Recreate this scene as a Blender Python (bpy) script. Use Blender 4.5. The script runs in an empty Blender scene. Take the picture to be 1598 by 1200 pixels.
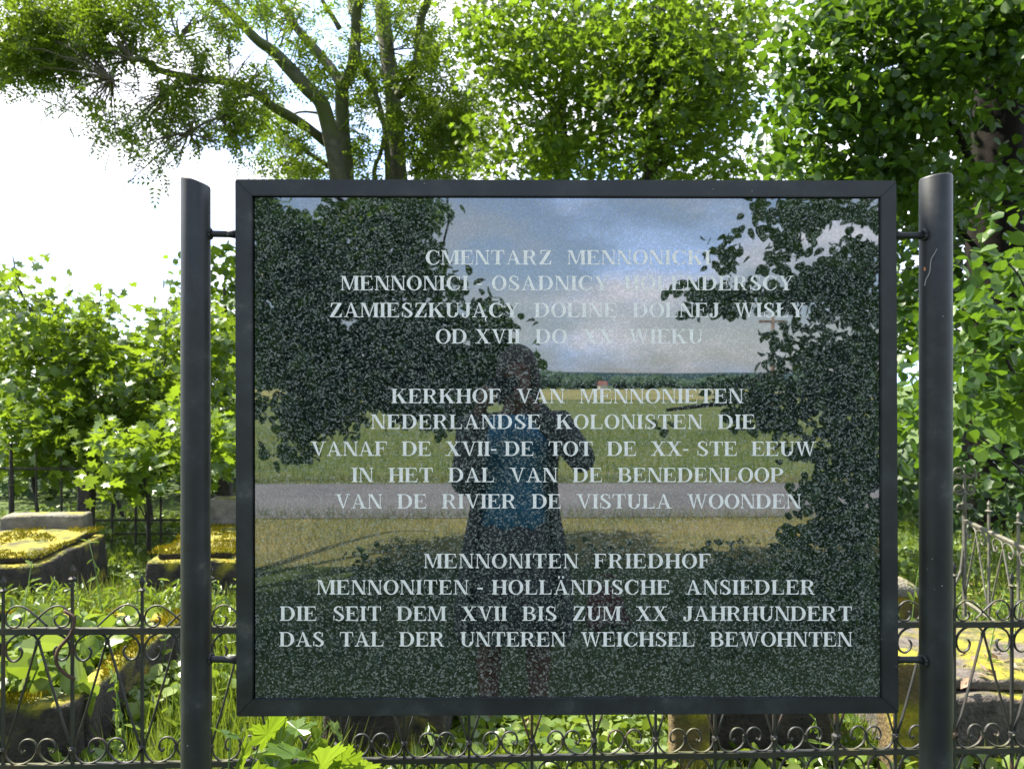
import bpy, bmesh, math, random
import numpy as np
from mathutils import Vector, Matrix, noise
random.seed(7)
rng = np.random.default_rng(7)
scene = bpy.context.scene
C = scene.collection
R = math.radians

# ------------------------------------------------------------------ camera
F = 1243.0                       # focal length in photo pixels (photo 1598 wide)
CX, CY, EYE = 799.0, 600.0, 1.5
cam_d = bpy.data.cameras.new("camera")
cam = bpy.data.objects.new("camera", cam_d); C.objects.link(cam)
cam.location = (0, 0, EYE); cam.rotation_euler = (R(90), 0, 0)
cam_d.sensor_width = 36; cam_d.lens = 36 * F / 1598
cam_d.clip_start = 0.01; cam_d.clip_end = 3000
cam_d.dof.use_dof = True; cam_d.dof.focus_distance = 1.52; cam_d.dof.aperture_fstop = 9.5
scene.camera = cam

# ------------------------------------------------------------------ world and sun
SUN_EL, SUN_AZ = R(54), R(-66)   # azimuth measured from +y towards +x (negative = left)
world = bpy.data.worlds.new("World"); scene.world = world; world.use_nodes = True
nt = world.node_tree; nt.nodes.clear()
def N(t, kind, **kw):
    n = t.nodes.new(kind)
    for k, v in kw.items():
        if k in n.inputs: n.inputs[k].default_value = v
        else: setattr(n, k, v)
    return n
L = nt.links.new
out = N(nt, 'ShaderNodeOutputWorld'); bg = N(nt, 'ShaderNodeBackground'); bg.inputs['Strength'].default_value = 0.07
sky = N(nt, 'ShaderNodeTexSky'); sky.sky_type = 'NISHITA'; sky.sun_disc = False
sky.sun_elevation = SUN_EL; sky.sun_rotation = SUN_AZ; sky.dust_density = 1.2; sky.air_density = 1.0
tc = N(nt, 'ShaderNodeTexCoord'); mp = N(nt, 'ShaderNodeMapping')
mp.inputs['Scale'].default_value = (1, 1, 2.4); mp.inputs['Location'].default_value = (3.1, 1.7, 0.4)
L(tc.outputs['Generated'], mp.inputs['Vector'])
cn = N(nt, 'ShaderNodeTexNoise'); cn.inputs['Scale'].default_value = 2.6; cn.inputs['Detail'].default_value = 6; cn.inputs['Roughness'].default_value = .52
L(mp.outputs[0], cn.inputs['Vector'])
sep = N(nt, 'ShaderNodeSeparateXYZ'); L(tc.outputs['Generated'], sep.inputs[0])
# thin overcast on the side the sun stands, broken cloud on the other
bias = N(nt, 'ShaderNodeMapRange'); bias.inputs['From Min'].default_value = -.4; bias.inputs['From Max'].default_value = .5
bias.inputs['To Min'].default_value = 0; bias.inputs['To Max'].default_value = .35
L(sep.outputs['Y'], bias.inputs['Value'])
addn = N(nt, 'ShaderNodeMath', operation='ADD'); L(cn.outputs['Fac'], addn.inputs[0]); L(bias.outputs[0], addn.inputs[1])
cr = N(nt, 'ShaderNodeMapRange'); cr.interpolation_type = 'SMOOTHSTEP'
cr.inputs['From Min'].default_value = .475; cr.inputs['From Max'].default_value = .6; cr.inputs['To Min'].default_value = .28
L(addn.outputs[0], cr.inputs['Value'])
cn2 = N(nt, 'ShaderNodeTexNoise'); cn2.inputs['Scale'].default_value = 5; cn2.inputs['Detail'].default_value = 4
L(mp.outputs[0], cn2.inputs['Vector'])
ccol = N(nt, 'ShaderNodeMix', data_type='RGBA'); ccol.inputs['A'].default_value = (5.6, 7.9, 12.6, 1); ccol.inputs['B'].default_value = (9.4, 9.5, 10.6, 1)
cmr = N(nt, 'ShaderNodeMapRange'); cmr.interpolation_type = 'SMOOTHSTEP'; cmr.inputs['From Min'].default_value = .36; cmr.inputs['From Max'].default_value = .58
L(cn2.outputs['Fac'], cmr.inputs['Value']); L(cmr.outputs[0], ccol.inputs['Factor'])
mix = N(nt, 'ShaderNodeMix', data_type='RGBA')
L(cr.outputs[0], mix.inputs['Factor']); L(sky.outputs[0], mix.inputs['A']); L(ccol.outputs['Result'], mix.inputs['B'])
L(mix.outputs['Result'], bg.inputs['Color']); L(bg.outputs[0], out.inputs[0])

sd = bpy.data.lights.new("sun", 'SUN'); sd.energy = 5.0; sd.angle = R(0.6); sd.color = (1, .93, .8)
sun = bpy.data.objects.new("sun", sd); C.objects.link(sun)
sdir = Vector((math.sin(SUN_AZ) * math.cos(SUN_EL), math.cos(SUN_AZ) * math.cos(SUN_EL), math.sin(SUN_EL)))
sun.rotation_euler = sdir.to_track_quat('Z', 'Y').to_euler(); sun.location = (-20, 10, 30)
vs = scene.view_settings
vs.view_transform = 'Standard'; vs.look = 'None'; vs.gamma = 1; vs.use_curve_mapping = False; vs.exposure = 1.9
scene.cycles.use_denoising = True
scene.cycles.max_bounces = 8; scene.cycles.transmission_bounces = 5; scene.cycles.diffuse_bounces = 4
scene.cycles.sample_clamp_indirect = 8

# ------------------------------------------------------------------ helpers
def P(px, py, Z): return Vector(((px - CX) / F * Z, Z, EYE - (py - CY) / F * Z))
BN = Vector((0.0098, -1, 0)).normalized(); BP = Vector((-.0, 1.48, EYE))
def Q(px, py, D):                      # where a thing stands that the polished stone shows at this pixel
    v = P(px, py, D); return v - 2 * (v - BP).dot(BN) * BN

def tag(o, label=None, cat=None, group=None, kind=None):
    if label: o['label'] = label
    if cat: o['category'] = cat
    if group: o['group'] = group
    if kind: o['kind'] = kind
    return o
def empty(name, loc=(0, 0, 0), label=None, cat=None, group=None):
    o = bpy.data.objects.new(name, None); C.objects.link(o); o.location = loc; o.empty_display_size = .1
    return tag(o, label, cat, group)
def link(name, me, parent=None, mat=None):
    o = bpy.data.objects.new(name, me); C.objects.link(o)
    if mat and not me.materials: me.materials.append(mat)
    if parent is not None:
        o.parent = parent
        o.matrix_parent_inverse = Matrix.Translation(-Vector(parent.location)) if parent.parent is None else Matrix.Identity(4)
    return o
# every mesh is written in world coordinates; a child gets the inverse of its parent's place
def child(name, me, parent, mat=None):
    o = bpy.data.objects.new(name, me); C.objects.link(o)
    if mat and not me.materials: me.materials.append(mat)
    o.parent = parent; o.matrix_parent_inverse = WINV.get(parent.name, Matrix.Translation(-Vector(parent.location)))
    WINV[o.name] = Matrix.Identity(4)
    return o
WINV = {}
class MB:
    def __init__(s): s.v = []; s.f = []
    def add(s, vs_, fs_):
        b = len(s.v); s.v += [tuple(v) for v in vs_]; s.f += [tuple(i + b for i in f) for f in fs_]
    def box(s, a, b, rot=None, piv=None):
        x0, y0, z0 = a; x1, y1, z1 = b
        v = [Vector(p) for p in ((x0,y0,z0),(x1,y0,z0),(x1,y1,z0),(x0,y1,z0),(x0,y0,z1),(x1,y0,z1),(x1,y1,z1),(x0,y1,z1))]
        if rot is not None: v = [rot @ (q - piv) + piv for q in v]
        s.add(v, [(0,3,2,1),(4,5,6,7),(0,1,5,4),(1,2,6,5),(2,3,7,6),(3,0,4,7)])
    def tube(s, pts, rad, n=8, cap=True, flat=1.0, wob=0):
        pts = [Vector(p) for p in pts]; m = len(pts)
        if not hasattr(rad, '__len__'): rad = [rad] * m
        ref = Vector((0, 1, 0)); vs_ = []
        for i, p in enumerate(pts):
            t = (pts[min(i+1, m-1)] - pts[max(i-1, 0)])
            if t.length < 1e-9: t = Vector((0, 0, 1))
            t.normalize()
            a = ref - t * ref.dot(t)
            if a.length < .1: a = Vector((1, 0, 0)) - t * t.x
            a.normalize(); b = t.cross(a)
            for k in range(n):
                w = 2 * math.pi * (k + .5) / n; r = rad[i]
                if wob: r *= 1 + wob * noise.noise(p * 2.3 + Vector((math.cos(w), math.sin(w), 0)) * 1.4)
                vs_.append(p + a * math.cos(w) * r * flat + b * math.sin(w) * r)
        fs = [(i*n+k, i*n+(k+1) % n, (i+1)*n+(k+1) % n, (i+1)*n+k) for i in range(m-1) for k in range(n)]
        if cap: fs += [tuple(range(n-1, -1, -1)), tuple(range((m-1)*n, m*n))]
        s.add(vs_, fs)
    def mesh(s, name, smooth=False, mat=None):
        me = bpy.data.meshes.new(name); me.from_pydata(s.v, [], s.f); me.update()
        if smooth:
            me.polygons.foreach_set('use_smooth', [True] * len(me.polygons))
        if mat: me.materials.append(mat)
        return me
def smooth_path(pts, k=6):
    pts = [Vector(p) for p in pts]
    if len(pts) < 3: return pts
    o = []
    for i in range(len(pts) - 1):
        p0 = pts[max(i-1, 0)]; p1 = pts[i]; p2 = pts[i+1]; p3 = pts[min(i+2, len(pts)-1)]
        for j in range(k):
            t = j / k
            o.append(.5 * ((2*p1) + (p2-p0)*t + (2*p0-5*p1+4*p2-p3)*t*t + (-p0+3*p1-3*p2+p3)*t*t*t))
    o.append(pts[-1]); return o
def lerp_list(a, n):
    m = len(a); return [a[min(int(i/(n-1)*(m-1)), m-2)] * (1 - (i/(n-1)*(m-1) - min(int(i/(n-1)*(m-1)), m-2))) + a[min(int(i/(n-1)*(m-1)), m-2)+1] * (i/(n-1)*(m-1) - min(int(i/(n-1)*(m-1)), m-2)) for i in range(n)]

def rough_box(sx, sy, sz, cell=.06, jit=.008, bev=.015, top=1.0, seed=0):
    """a weathered stone block, base centred on the origin"""
    bm = bmesh.new(); bmesh.ops.create_cube(bm, size=1)
    for v in bm.verts:
        k = top if v.co.z > 0 else 1
        v.co = Vector((v.co.x * sx * k, v.co.y * sy * k, (v.co.z + .5) * sz))
    for ax, L_ in ((0, sx), (1, sy), (2, sz)):
        n = max(1, min(26, int(L_ / cell)))
        es = [e for e in bm.edges if abs((e.verts[0].co - e.verts[1].co).normalized()[ax]) > .9]
        if n > 1: bmesh.ops.subdivide_edges(bm, edges=es, cuts=n - 1, use_grid_fill=True)
    if bev:
        es = [e for e in bm.edges if len(e.link_faces) == 2 and e.calc_face_angle(0) > .7]
        bmesh.ops.bevel(bm, geom=es, offset=bev, segments=2, affect='EDGES', profile=.5)
    for v in bm.verts:
        q = v.co + Vector((seed * 7.3, seed * 3.1, 0))
        d = noise.noise_vector(q * 6) * jit + noise.noise_vector(q * 23) * jit * .5
        v.co += d
    me = bpy.data.meshes.new('block'); bm.to_mesh(me); bm.free()
    me.polygons.foreach_set('use_smooth', [True] * len(me.polygons)); return me

# ------------------------------------------------------------------ materials
def mat(name):
    m = bpy.data.materials.new(name); m.use_nodes = True; t = m.node_tree; t.nodes.clear()
    o = N(t, 'ShaderNodeOutputMaterial'); b = N(t, 'ShaderNodeBsdfPrincipled'); t.links.new(b.outputs[0], o.inputs[0])
    return m, t, b, o
def ramp(t, fac, stops):
    r = N(t, 'ShaderNodeValToRGB'); e = r.color_ramp.elements
    while len(e) < len(stops): e.new(.5)
    for i, (p, c) in enumerate(stops): e[i].position = p; e[i].color = (*c, 1)
    t.links.new(fac, r.inputs[0]); return r.outputs[0]
def tex(t, kind, scale, coord='Object', **kw):
    c = N(t, 'ShaderNodeTexCoord'); n = N(t, kind); n.inputs['Scale'].default_value = scale
    for k, v in kw.items(): n.inputs[k].default_value = v
    t.links.new(c.outputs[coord], n.inputs['Vector']); return n
def bump(t, h, b, strength, dist=.01):
    n = N(t, 'ShaderNodeBump'); n.inputs['Strength'].default_value = strength; n.inputs['Distance'].default_value = dist
    t.links.new(h, n.inputs['Height']); t.links.new(n.outputs[0], b.inputs['Normal']); return n
def simple(name, col, rough=.6, var=.25, scale=20, bmp=.15, spec=.5, metal=0):
    m, t, b, o = mat(name)
    n = tex(t, 'ShaderNodeTexNoise', scale, Detail=5)
    c1 = tuple(max(0, x * (1 - var)) for x in col); c2 = tuple(min(1, x * (1 + var)) for x in col)
    t.links.new(ramp(t, n.outputs['Fac'], [(.3, c1), (.7, c2)]), b.inputs['Base Color'])
    b.inputs['Roughness'].default_value = rough; b.inputs['Specular IOR Level'].default_value = spec; b.inputs['Metallic'].default_value = metal
    if bmp: bump(t, n.outputs['Fac'], b, bmp)
    return m
def leafmat(name, stops, trans=.45, rough=.42, tcol=(.28, .42, .04), spec=.4):
    m, t, b, o = mat(name)
    a = N(t, 'ShaderNodeAttribute'); a.attribute_name = 'tint'
    c = ramp(t, a.outputs['Fac'], stops)
    t.links.new(c, b.inputs['Base Color']); b.inputs['Roughness'].default_value = rough; b.inputs['Specular IOR Level'].default_value = spec
    tr = N(t, 'ShaderNodeBsdfTranslucent'); mc = N(t, 'ShaderNodeMix', data_type='RGBA', blend_type='MIX')
    mc.inputs['Factor'].default_value = .65; t.links.new(c, mc.inputs['A']); mc.inputs['B'].default_value = (*tcol, 1)
    t.links.new(mc.outputs['Result'], tr.inputs['Color'])
    mx = N(t, 'ShaderNodeMixShader'); mx.inputs[0].default_value = trans
    t.links.new(b.outputs[0], mx.inputs[1]); t.links.new(tr.outputs[0], mx.inputs[2]); t.links.new(mx.outputs[0], o.inputs[0])
    return m
M_ash = leafmat('ash_leaf', [(0, (.03, .055, .007)), (.6, (.07, .12, .012)), (1, (.13, .18, .02))], .48, tcol=(.22, .33, .015), spec=.25)
M_maple = leafmat('maple_leaf', [(0, (.012, .035, .004)), (.5, (.042, .09, .008)), (1, (.13, .19, .014))], .5, tcol=(.23, .36, .02), spec=.25)
M_lime = leafmat('lime_leaf', [(0, (.014, .04, .008)), (.6, (.04, .09, .012)), (1, (.085, .15, .02))], .42, .4, tcol=(.13, .24, .01), spec=.3)
M_bush = leafmat('sapling_leaf', [(0, (.035, .075, .008)), (.5, (.07, .13, .012)), (1, (.14, .2, .03))], .45, .34, tcol=(.25, .36, .015), spec=.5)
M_shade = leafmat('shade_leaf', [(0, (.02, .05, .012)), (1, (.045, .09, .02))], .25, .5, tcol=(.08, .14, .02))  # darker leaf; thicket and inner-crown shade put into the colour
M_weed = leafmat('weed_leaf', [(0, (.04, .09, .01)), (.5, (.1, .16, .02)), (1, (.2, .26, .06))], .38, .36, tcol=(.24, .33, .02), spec=.5)
M_grass = leafmat('grass_blade', [(0, (.03, .07, .008)), (.6, (.08, .13, .015)), (1, (.24, .24, .07))], .35, .5, tcol=(.24, .32, .02), spec=.3)
M_dry = leafmat('dry_grass', [(0, (.08, .13, .03)), (.4, (.2, .2, .07)), (1, (.36, .3, .14))], .25, .6, tcol=(.25, .25, .08))
M_moss = leafmat('moss', [(0, (.06, .06, .006)), (.5, (.2, .18, .008)), (1, (.34, .25, .01))], .15, .8, tcol=(.2, .18, .01), spec=.1)
M_litter = leafmat('leaf_litter', [(0, (.07, .035, .02)), (.6, (.2, .12, .07)), (1, (.35, .25, .18))], .1, .7, tcol=(.2, .12, .06), spec=.2)

def bark(name, c1, c2, moss=(.07, .09, .015), ms=.45):
    m, t, b, o = mat(name)
    n = tex(t, 'ShaderNodeTexNoise', 9, Detail=8, Roughness=.7); w = tex(t, 'ShaderNodeTexNoise', 1.3, Detail=3)
    base = ramp(t, n.outputs['Fac'], [(.3, c1), (.7, c2)])
    mx = N(t, 'ShaderNodeMix', data_type='RGBA'); mx.inputs['B'].default_value = (*moss, 1)
    f = ramp(t, w.outputs['Fac'], [(ms, (0, 0, 0)), (ms + .2, (1, 1, 1))])
    t.links.new(f, mx.inputs['Factor']); t.links.new(base, mx.inputs['A']); t.links.new(mx.outputs['Result'], b.inputs['Base Color'])
    b.inputs['Roughness'].default_value = .85; bump(t, n.outputs['Fac'], b, .6, .02); return m
M_ashbark = bark('ash_bark', (.05, .05, .035), (.13, .125, .09), (.075, .09, .025), .38)
M_deep = bark('deep_shade_bark', (.006, .005, .004), (.018, .015, .012), (.012, .014, .006), .55)  # near-black bark; the hollow's deep shade put into the colour
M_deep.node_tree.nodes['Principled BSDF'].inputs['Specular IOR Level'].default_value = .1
M_dark = bark('dark_bark', (.015, .012, .01), (.045, .038, .03), (.03, .035, .01), .55)
M_twig = simple('twig', (.06, .05, .03), .8, .3)
M_stem = simple('green_stem', (.1, .17, .03), .5, .3)

def paint(name, col, rough=.42):
    m, t, b, o = mat(name)
    n = tex(t, 'ShaderNodeTexNoise', 14, Detail=7, Roughness=.65); s = tex(t, 'ShaderNodeTexNoise', 150, Detail=2)
    v = tex(t, 'ShaderNodeTexVoronoi', 45)
    base = ramp(t, n.outputs['Fac'], [(.3, tuple(c * .5 for c in col)), (.5, col), (.62, tuple(c * 1.5 + .004 for c in col)), (.75, (.1, .095, .08))])
    sp = ramp(t, v.outputs['Distance'], [(0, (1, 1, 1)), (.045, (1, 1, 1)), (.07, (0, 0, 0))])
    gate = ramp(t, tex(t, 'ShaderNodeTexNoise', 11, Detail=1).outputs['Fac'], [(.57, (0, 0, 0)), (.6, (1, 1, 1))])
    mm = N(t, 'ShaderNodeMix', data_type='RGBA', blend_type='MULTIPLY'); mm.inputs['Factor'].default_value = 1
    t.links.new(sp, mm.inputs['A']); t.links.new(gate, mm.inputs['B'])
    mx = N(t, 'ShaderNodeMix', data_type='RGBA'); mx.inputs['B'].default_value = (.28, .29, .27, 1)
    t.links.new(mm.outputs['Result'], mx.inputs['Factor']); t.links.new(base, mx.inputs['A']); t.links.new(mx.outputs['Result'], b.inputs['Base Color'])
    rr = N(t, 'ShaderNodeMapRange'); rr.inputs['To Min'].default_value = rough - .1; rr.inputs['To Max'].default_value = rough + .16
    t.links.new(n.outputs['Fac'], rr.inputs['Value']); t.links.new(rr.outputs[0], b.inputs['Roughness'])
    bump(t, s.outputs['Fac'], b, .12, .001); return m
M_paint = paint('frame_paint', (.019, .022, .023), .48)
M_post = paint('post_paint', (.017, .019, .02), .5)

# iron: dull black paint, rust and moss where it faces up
m, t, b, o = mat('fence_iron'); M_iron = m
n = tex(t, 'ShaderNodeTexNoise', 18, 'Object', Detail=6)
gg = N(t, 'ShaderNodeNewGeometry'); n.inputs['Scale'].default_value = 9; t.links.new(gg.outputs['Position'], n.inputs['Vector'])
base = ramp(t, n.outputs['Fac'], [(.35, (.012, .012, .012)), (.58, (.026, .025, .022)), (.68, (.06, .03, .016)), (.8, (.06, .055, .03))])
sp_ = N(t, 'ShaderNodeSeparateXYZ'); t.links.new(gg.outputs['Normal'], sp_.inputs[0])
n3 = N(t, 'ShaderNodeTexNoise'); n3.inputs['Scale'].default_value = 3; n3.inputs['Detail'].default_value = 6; t.links.new(gg.outputs['Position'], n3.inputs['Vector'])
ma = N(t, 'ShaderNodeMath', operation='MULTIPLY_ADD'); ma.inputs[1].default_value = .22; t.links.new(sp_.outputs[2], ma.inputs[0]); t.links.new(n3.outputs['Fac'], ma.inputs[2])
mf = ramp(t, ma.outputs[0], [(.66, (0, 0, 0)), (.82, (1, 1, 1))])
mx = N(t, 'ShaderNodeMix', data_type='RGBA'); mx.inputs['B'].default_value = (.06, .058, .014, 1)
t.links.new(mf, mx.inputs['Factor']); t.links.new(base, mx.inputs['A']); t.links.new(mx.outputs['Result'], b.inputs['Base Color'])
b.inputs['Roughness'].default_value = .55; bump(t, n.outputs['Fac'], b, .3, .003)
M_oldiron = simple('bare_iron', (.11, .105, .08), .6, .35, 30)
M_rust = simple('rusty_iron', (.06, .03, .018), .8, .4, 40)

def stone(name, c1, c2, mosscol=((.07, .075, .006), (.27, .23, .01)), thr=.5, up=.3):
    m, t, b, o = mat(name)
    g = N(t, 'ShaderNodeNewGeometry')
    def nz(s, d=6):
        x = N(t, 'ShaderNodeTexNoise'); x.inputs['Scale'].default_value = s; x.inputs['Detail'].default_value = d
        t.links.new(g.outputs['Position'], x.inputs['Vector']); return x
    n = nz(14); n2 = nz(4); n4 = nz(60, 3)
    base = ramp(t, n.outputs['Fac'], [(.3, c1), (.7, c2)])
    sx = N(t, 'ShaderNodeSeparateXYZ'); t.links.new(g.outputs['Normal'], sx.inputs[0])
    ma = N(t, 'ShaderNodeMath', operation='MULTIPLY_ADD'); ma.inputs[1].default_value = up; t.links.new(sx.outputs[2], ma.inputs[0]); t.links.new(n2.outputs['Fac'], ma.inputs[2])
    f = ramp(t, ma.outputs[0], [(thr, (0, 0, 0)), (thr + .12, (1, 1, 1))])
    mc = ramp(t, nz(11, 8).outputs['Fac'], [(.38, mosscol[0]), (.6, mosscol[1]), (.72, (mosscol[1][0]*1.2, mosscol[1][1]*.8, mosscol[1][2]))])
    mx = N(t, 'ShaderNodeMix', data_type='RGBA'); t.links.new(f, mx.inputs['Factor']); t.links.new(base, mx.inputs['A']); t.links.new(mc, mx.inputs['B'])
    t.links.new(mx.outputs['Result'], b.inputs['Base Color']); b.inputs['Roughness'].default_value = .9
    bump(t, n4.outputs['Fac'], b, .7, .02); return m
M_stone = stone('mossy_concrete', (.01, .008, .006), (.045, .036, .027), thr=.62)
M_slab = stone('worn_slab', (.035, .03, .025), (.13, .11, .09), thr=.74)
M_stone2 = stone('grey_concrete', (.09, .085, .065), (.2, .18, .14), thr=.78)
M_yellow = stone('yellow_moss_stone', (.06, .045, .02), (.13, .09, .03), thr=.42)
M_soil = simple('soil', (.12, .08, .055), .95, .5, 12, .6)

# granite: green-black with grey flecks, polished
m, t, b, o = mat('polished_granite'); M_granite = m
v1 = tex(t, 'ShaderNodeTexVoronoi', 370); v2 = tex(t, 'ShaderNodeTexVoronoi', 240); nn = tex(t, 'ShaderNodeTexNoise', 210, Detail=5, Roughness=.75)
cc = N(t, 'ShaderNodeSeparateColor'); t.links.new(v1.outputs['Color'], cc.inputs[0])
cc2 = N(t, 'ShaderNodeSeparateColor'); t.links.new(v2.outputs['Color'], cc2.inputs[0])
a1 = N(t, 'ShaderNodeMath', operation='MULTIPLY_ADD'); a1.inputs[1].default_value = .5; t.links.new(cc.outputs[0], a1.inputs[0])
a0 = N(t, 'ShaderNodeMath', operation='MULTIPLY'); a0.inputs[1].default_value = .25; t.links.new(cc2.outputs[1], a0.inputs[0]); t.links.new(a0.outputs[0], a1.inputs[2])
a2 = N(t, 'ShaderNodeMath', operation='MULTIPLY_ADD'); a2.inputs[1].default_value = .5; t.links.new(nn.outputs['Fac'], a2.inputs[0]); t.links.new(a1.outputs[0], a2.inputs[2])
col = ramp(t, a2.outputs[0], [(.42, (.003, .005, .005)), (.6, (.014, .022, .020)), (.74, (.065, .085, .078)), (.92, (.25, .26, .23))])
t.links.new(col, b.inputs['Base Color']); b.inputs['Roughness'].default_value = .012; b.inputs['IOR'].default_value = 2.25
r2 = N(t, 'ShaderNodeMapRange'); r2.inputs['From Min'].default_value = .35; r2.inputs['From Max'].default_value = .95; r2.inputs['To Min'].default_value = .92; r2.inputs['To Max'].default_value = .5
t.links.new(a2.outputs[0], r2.inputs['Value']); t.links.new(r2.outputs[0], b.inputs['Specular IOR Level'])
M_letter = simple('silver_lettering', (.93, .91, .85), .55, .08, 160, .25)

# ------------------------------------------------------------------ leaves
def tri_template(name):
    if name == 'rhomb':
        V = [(0,0,0),(.5,.3,.09),(1,0,-.05),(.5,-.3,.09)]; Fc = [(0,2,1),(0,3,2)]
    elif name == 'round':
        V = [(0,0,0),(.12,.34,.08),(.5,.47,.1),(.85,.26,.04),(1.05,0,-.08),(.85,-.26,.04),(.5,-.47,.1),(.12,-.34,.08),(.5,0,-.02)]
        Fc = [(8,i,i+1) for i in range(0,7)] + [(8,7,0)]
    elif name == 'maple':
        o_ = [(0,0),(-.12,.28),(.12,.3),(.2,.62),(.42,.36),(.5,.3),(.78,.52),(.74,.16),(1.1,0)]
        pts = o_ + [(x,-y) for x,y in o_[-2:0:-1]]
        V = [(x,y,.16*abs(y)-.12*x*x) for x,y in pts] + [(.35,0,.0)]
        k = len(pts); Fc = [(k,i,(i+1)%k) for i in range(k)]
    elif name == 'maple2':
        o_ = [(0,0),(-.1,.1),(-.16,.3),(-.02,.27),(.08,.4),(.1,.3),(.16,.5),(.12,.66),(.24,.58),(.3,.66),(.34,.52),(.44,.5),(.4,.36),(.46,.24),(.56,.34),(.62,.3),(.7,.44),(.76,.36),(.84,.38),(.82,.24),(.92,.2),(.86,.12),(1.08,0)]
        pts = o_ + [(x,-y) for x,y in o_[-2:0:-1]]
        V = [(x,y,.14*abs(y)-.16*x*x+.03*math.sin(y*14)) for x,y in pts] + [(.3,0,-.03)]
        k = len(pts); Fc = [(k,i,(i+1)%k) for i in range(k)]
    elif name == 'star':
        o_ = [(0,0),(.02,.34),(.3,.22),(.55,.5),(.62,.15),(1,0)]
        pts = o_ + [(x,-y) for x,y in o_[-2:0:-1]]
        V = [(x,y,.15*abs(y)) for x,y in pts] + [(.35,0,0)]
        k = len(pts); Fc = [(k,i,(i+1)%k) for i in range(k)]
    elif name == 'ash':
        V = []; Fc = []
        def lf(x, y, dx, dy, w, z):
            b = len(V); V.extend([(x,y,z),(x+dx*.5-dy*w,y+dy*.5+dx*w,z+.02),(x+dx,y+dy,z-.06),(x+dx*.5+dy*w,y+dy*.5-dx*w,z+.02)]); Fc.extend([(b,b+2,b+1),(b,b+3,b+2)])
        for i in range(4):
            x = .2 + i * .19; z = -.12 * x * x
            lf(x, 0, .13, .3 - .03*i, .22, z); lf(x, 0, .13, -.3 + .03*i, .22, z)
        lf(.85, 0, .3, 0, .22, -.12)
    elif name == 'lance':
        V = [(0,0,0),(.3,.14,.06),(.7,.12,.03),(1.05,0,-.14),(.7,-.12,.03),(.3,-.14,.06)]; Fc = [(0,3,2),(0,2,1),(0,4,3),(0,5,4)]
    elif name == 'blade':
        V = [(0,.018,0),(0,-.018,0),(.5,.014,.03),(.5,-.014,.03),(1,0,-.02)]; Fc = [(0,1,3),(0,3,2),(2,3,4)]
    return np.array(V, float), np.array(Fc, int)
TPL = {k: tri_template(k) for k in ('rhomb','round','maple','maple2','star','ash','lance','blade')}

def leaves(name, pts, sizes, tpl, material, parent=None, up=.8, tdown=.3, tint=None, r=None, upright=False, lean=.35):
    r = r or rng
    V, Fc = TPL[tpl]; pts = np.asarray(pts, float).reshape(-1, 3); n = len(pts)
    if n == 0: return None
    s = np.asarray(sizes, float) * np.ones(n)
    if upright:
        tdir = r.normal(size=(n, 3)) * lean; tdir[:, 2] = np.abs(tdir[:, 2]) + 1
        nrm = r.normal(size=(n, 3)); nrm[:, 2] *= .2
    else:
        nrm = r.normal(size=(n, 3)); nrm[:, 2] = np.abs(nrm[:, 2]) + up * 1.2
        tdir = r.normal(size=(n, 3)); tdir[:, 2] -= tdown
    tdir /= np.linalg.norm(tdir, axis=1)[:, None]
    nrm -= tdir * (nrm * tdir).sum(1)[:, None]; nrm /= np.linalg.norm(nrm, axis=1)[:, None] + 1e-9
    sd_ = np.cross(nrm, tdir)
    W = (pts[:, None, :] + s[:, None, None] * (tdir[:, None, :] * V[None, :, 0:1] + sd_[:, None, :] * V[None, :, 1:2] + nrm[:, None, :] * V[None, :, 2:3])).reshape(-1, 3)
    k = len(V); FF = (Fc[None] + (np.arange(n) * k)[:, None, None]).reshape(-1, 3)
    me = bpy.data.meshes.new(name); nf = len(FF)
    me.vertices.add(len(W)); me.vertices.foreach_set('co', W.astype(np.float32).ravel())
    me.loops.add(nf * 3); me.loops.foreach_set('vertex_index', FF.astype(np.int32).ravel())
    me.polygons.add(nf); me.polygons.foreach_set('loop_start', np.arange(0, nf*3, 3, dtype=np.int32)); 
    me.update(calc_edges=True)
    if tint is None: tint = r.random(n)
    tt = np.clip(np.asarray(tint), 0, 1)
    at = me.attributes.new('tint', 'FLOAT', 'POINT'); at.data.foreach_set('value', np.repeat(tt, k).astype(np.float32))
    me.materials.append(material)
    TRI[0] += nf
    if parent is not None: return child(name, me, parent)
    o_ = bpy.data.objects.new(name, me); C.objects.link(o_); return o_
TRI = [0]
def one_leaf_mesh(tpl, size, material, tint):
    V, Fc = TPL[tpl]; me = bpy.data.meshes.new('leaf'); me.from_pydata((V * size).tolist(), [], Fc.tolist())
    at = me.attributes.new('tint', 'FLOAT', 'POINT'); at.data.foreach_set('value', [tint] * len(V)); me.materials.append(material); return me
def leaf_parts(parent, pts, sizes, tpl, material, up=.8, tdown=.3, name='leaf', meshes=None):
    ms = meshes or [one_leaf_mesh(tpl, 1, material, x) for x in (.1, .3, .5, .7, .95)]
    for p, s in zip(pts, sizes):
        nrm = Vector(rng.normal(size=3)); nrm.z = abs(nrm.z) + up * 1.2
        td = Vector(rng.normal(size=3)); td.z -= tdown; td.normalize()
        nrm = (nrm - td * nrm.dot(td)).normalized(); sd_ = nrm.cross(td)
        o_ = bpy.data.objects.new(name, ms[int(rng.integers(len(ms)))]); C.objects.link(o_)
        mtx = Matrix((( td.x, sd_.x, nrm.x, p[0]), (td.y, sd_.y, nrm.y, p[1]), (td.z, sd_.z, nrm.z, p[2]), (0,0,0,1))) @ Matrix.Diagonal((s, s, s, 1))
        o_.parent = parent; o_.matrix_parent_inverse = Matrix.Translation(-Vector(parent.location)); o_.matrix_basis = mtx
    return ms

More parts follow.
